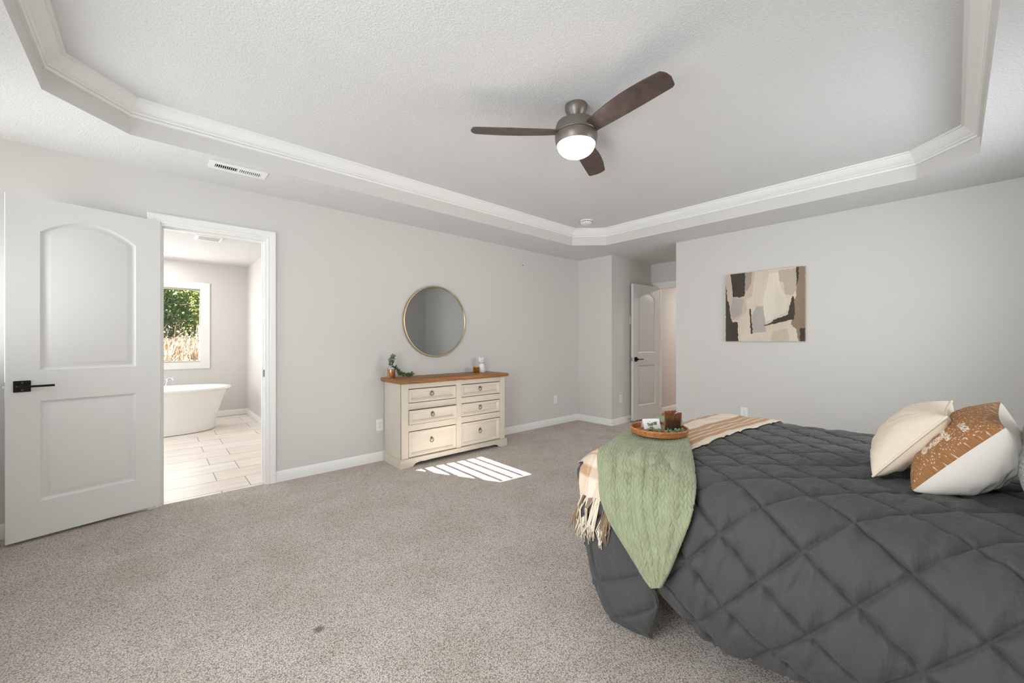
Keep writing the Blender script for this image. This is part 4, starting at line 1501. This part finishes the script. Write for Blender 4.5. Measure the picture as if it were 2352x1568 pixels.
# ------------------------------------------------------------------ tray and what it holds
tcx, tcy, tcz, trr = 1.93, 1.016, 0.735, 0.134
tray = thing('wicker_tray', 'round woven rattan tray resting on the sage green throw', 'tray', (tcx, tcy, tcz))
MB().lathe([(0.0, 0.0), (trr - 0.006, 0.0), (trr - 0.004, 0.003), (trr - 0.006, 0.006), (0.0, 0.006)], (tcx, tcy, tcz), 64).build('base', M['rattan'], tray, smooth=30)
rim = MB()
for k, (dz, dr_) in enumerate(((0.005, -0.003), (0.0125, -0.001), (0.020, 0.001), (0.027, 0.003))):
    n = 168
    pts = []
    for q in range(n):
        a = 2 * PI * q / n
        wv_ = 0.0016 * (1 if (q + k) % 2 else -1) if k < 3 else 0
        pts.append((tcx + (trr + dr_ + wv_) * math.cos(a), tcy + (trr + dr_ + wv_) * math.sin(a), tcz + dz))
    rim.tube(pts, 0.0044 if k < 3 else 0.0056, 6, closed=True)
rim.build('rim', M['rattan'], tray, smooth=60)
TZ_ = tcz + 0.0065
cd = MB()
cc = Vector((1.975, 1.085, TZ_))
cdv = Vector((0.80, -0.60, 0))            # fold line
cnv = Vector((-0.60, -0.80, 0))           # toward the camera
hw, hh, hb = 0.046, 0.050, 0.022
v0 = [cc - cdv * hw + cnv * hb, cc + cdv * hw + cnv * hb, cc + cdv * hw + Vector((0, 0, hh)), cc - cdv * hw + Vector((0, 0, hh)), cc - cdv * hw - cnv * hb, cc + cdv * hw - cnv * hb]
cd.add(v0, [(0, 1, 2, 3), (3, 2, 5, 4)])
tag(cd.build('folded_card', M['card'], solid=0.0006), 'blank white folded card standing in the wicker tray', 'card')
cu = Vector((1.985, 0.968, TZ_))
cup = thing('candle_glass', 'ribbed amber glass tumbler with dark wax in the wicker tray', 'candle', cu)
rib = lambda a: 1 + 0.045 * abs(math.cos(a * 8))
MB().lathe([(0.0, 0.0), (0.036, 0.0), (0.039, 0.004), (0.040, 0.10), (0.0375, 0.10), (0.0365, 0.008), (0.0, 0.008)], cu, 96, mod=rib).build('tumbler', M['amber'], cup, smooth=40)
MB().lathe([(0.0, 0.0085), (0.0345, 0.0085), (0.0352, 0.062), (0.0, 0.062)], cu, 48).build('wax', M['wax'], cup, smooth=40)
MB().tube([curve_at([cu + Vector(q) for q in ((0.0, 0.0, 0.062), (0.004, -0.004, 0.084), (0.018, -0.014, 0.098), (0.034, -0.026, 0.098), (0.047, -0.036, 0.082))], i / 16) for i in range(17)], 0.0022, 8).build('cord', M['card'], cup, smooth=60)
sprig('eucalyptus_sprig', 'round-leaved eucalyptus sprig lying across the wicker tray', [(1.845, 1.055, TZ_ + .012), (1.865, 1.03, TZ_ + .014), (1.885, 0.985, TZ_ + .012), (1.915, 0.935, TZ_ + .013), (1.955, 0.912, TZ_ + .012), (1.998, 0.922, TZ_ + .015)], 110, 0.0155, M['leaf'], 21, cat='greenery', rnd=True)
sprig('eucalyptus_sprig', 'eucalyptus twig rising in front of the white card in the wicker tray', [(1.868, 1.03, TZ_ + .012), (1.882, 1.04, TZ_ + .026), (1.905, 1.045, TZ_ + .040), (1.93, 1.035, TZ_ + .044)], 24, 0.012, M['leaf'], 22, cat='greenery', rnd=True)


# ------------------------------------------------------------------ cushions
def cushion(name, label, c, e1, e2, hx, hy, thick, m_front, m_back, seam_m=None, pinch=0.09, seed=0, colorfn=None, power=0.42, thick_back=None):
    e1, e2 = Vector(e1).normalized(), Vector(e2)
    e2 = (e2 - e1 * e2.dot(e1)).normalized()
    nn = e2.cross(e1)
    c = Vector(c)
    t = thing(name, label, 'cushion', c, group='cushions on the bed')
    N = 190 if colorfn else 100
    outl = None
    for fi, sg in enumerate((1, -1)):
        rows, cols_ = [], []
        for j in range(N + 1):
            v = -1 + 2 * j / N
            row = []
            for i in range(N + 1):
                u = -1 + 2 * i / N
                x = hx * u * (1 - pinch * (1 - v * v) * abs(u) ** 2)
                y = hy * v * (1 - pinch * (1 - u * u) * abs(v) ** 2)
                h = (thick if sg > 0 else (thick_back or thick)) * (max(0, (1 - u * u) * (1 - v * v))) ** power
                # soft wrinkles running from the corners
                wr = noise.noise(Vector((u * 3 + seed, v * 3, sg))) * 0.010 + noise.noise(Vector((u * 9 + v * 4, v * 2 - u, seed + sg))) * 0.004
                h += wr * min(1, 3 * (1 - max(abs(u), abs(v)))) 
                row.append(c + e1 * x + e2 * y + nn * (sg * h))
                if colorfn:
                    cols_.append(colorfn(u, v))
            rows.append(row)
        MB().grid(rows).build('front_panel' if fi == 0 else 'back_panel', m_front if fi == 0 else m_back, t, smooth=180, fixn=False, colors=cols_ if (colorfn and fi == 0) else None)
        if fi == 0:
            outl = [rows[0][i] for i in range(0, N)] + [rows[j][N] for j in range(0, N)] + [rows[N][i] for i in range(N, 0, -1)] + [rows[j][0] for j in range(N, 0, -1)]
    if seam_m:
        MB().tube(outl[::2], 0.0045, 8, closed=True).build('piping', seam_m, t, smooth=60)
    return t


def rust_col(u, v):
    a, b = srgb(156, 110, 68)[:3], srgb(224, 210, 192)[:3]
    k = 0.5 + 0.5 * noise.noise(Vector((u * 16, v * 75, 1))) + 0.25 * noise.noise(Vector((u * 60, v * 30, 9)))
    c = [x * (0.62 + 0.72 * k) for x in a]
    m_ = 0
    for (uu, vv, wu, wv) in ((-.62, -.30, .20, .05), (-.70, -.05, .05, .32), (-.62, .20, .22, .05), (-.30, -.45, .05, .25), (-.45, .05, .14, .06), (-.15, -.2, .2, .05), (.2, -.4, .05, .3), (.15, .1, .25, .05), (.5, -.1, .05, .35), (-.75, .55, .12, .06)):
        if abs(u - uu) < wu and abs(v - vv) < wv:
            m_ = 1
    th = 0.10 if m_ else 0.50
    if noise.noise(Vector((u * 40, v * 40, 6))) * 0.5 + 0.5 * noise.noise(Vector((u * 90, v * 22, 3))) + 0.25 > th + 0.05:
        c = b
    return c


cushion('lumbar_cushion', 'small cream lumbar cushion with piped edge, nearest the foot of the bed', (2.235, 0.105, 0.828), (1, -0.02, 0.01), (0, -0.60, 0.80), 0.245, 0.155, 0.095, M['cushion_cream'], M['cushion_cream'], M['cushion_cream'], seed=2, thick_back=0.07)
cushion('throw_cushion', 'rust patterned throw cushion with plain white back, leaning behind the lumbar cushion', (2.15, -0.011, 0.835), (1, -0.03, 0.06), (0, -0.62, 0.78), 0.24, 0.160, 0.082, M['rust'], M['cushion_white'], seed=5, colorfn=rust_col, thick_back=0.145)
cushion('throw_cushion', 'grey tweed cushion nearest the head of the bed at the frame edge', (2.06, -0.295, 0.925), (1, -0.02, 0), (0, -0.45, 0.89), 0.30, 0.26, 0.13, M['tweed'], M['tweed'], seed=8)
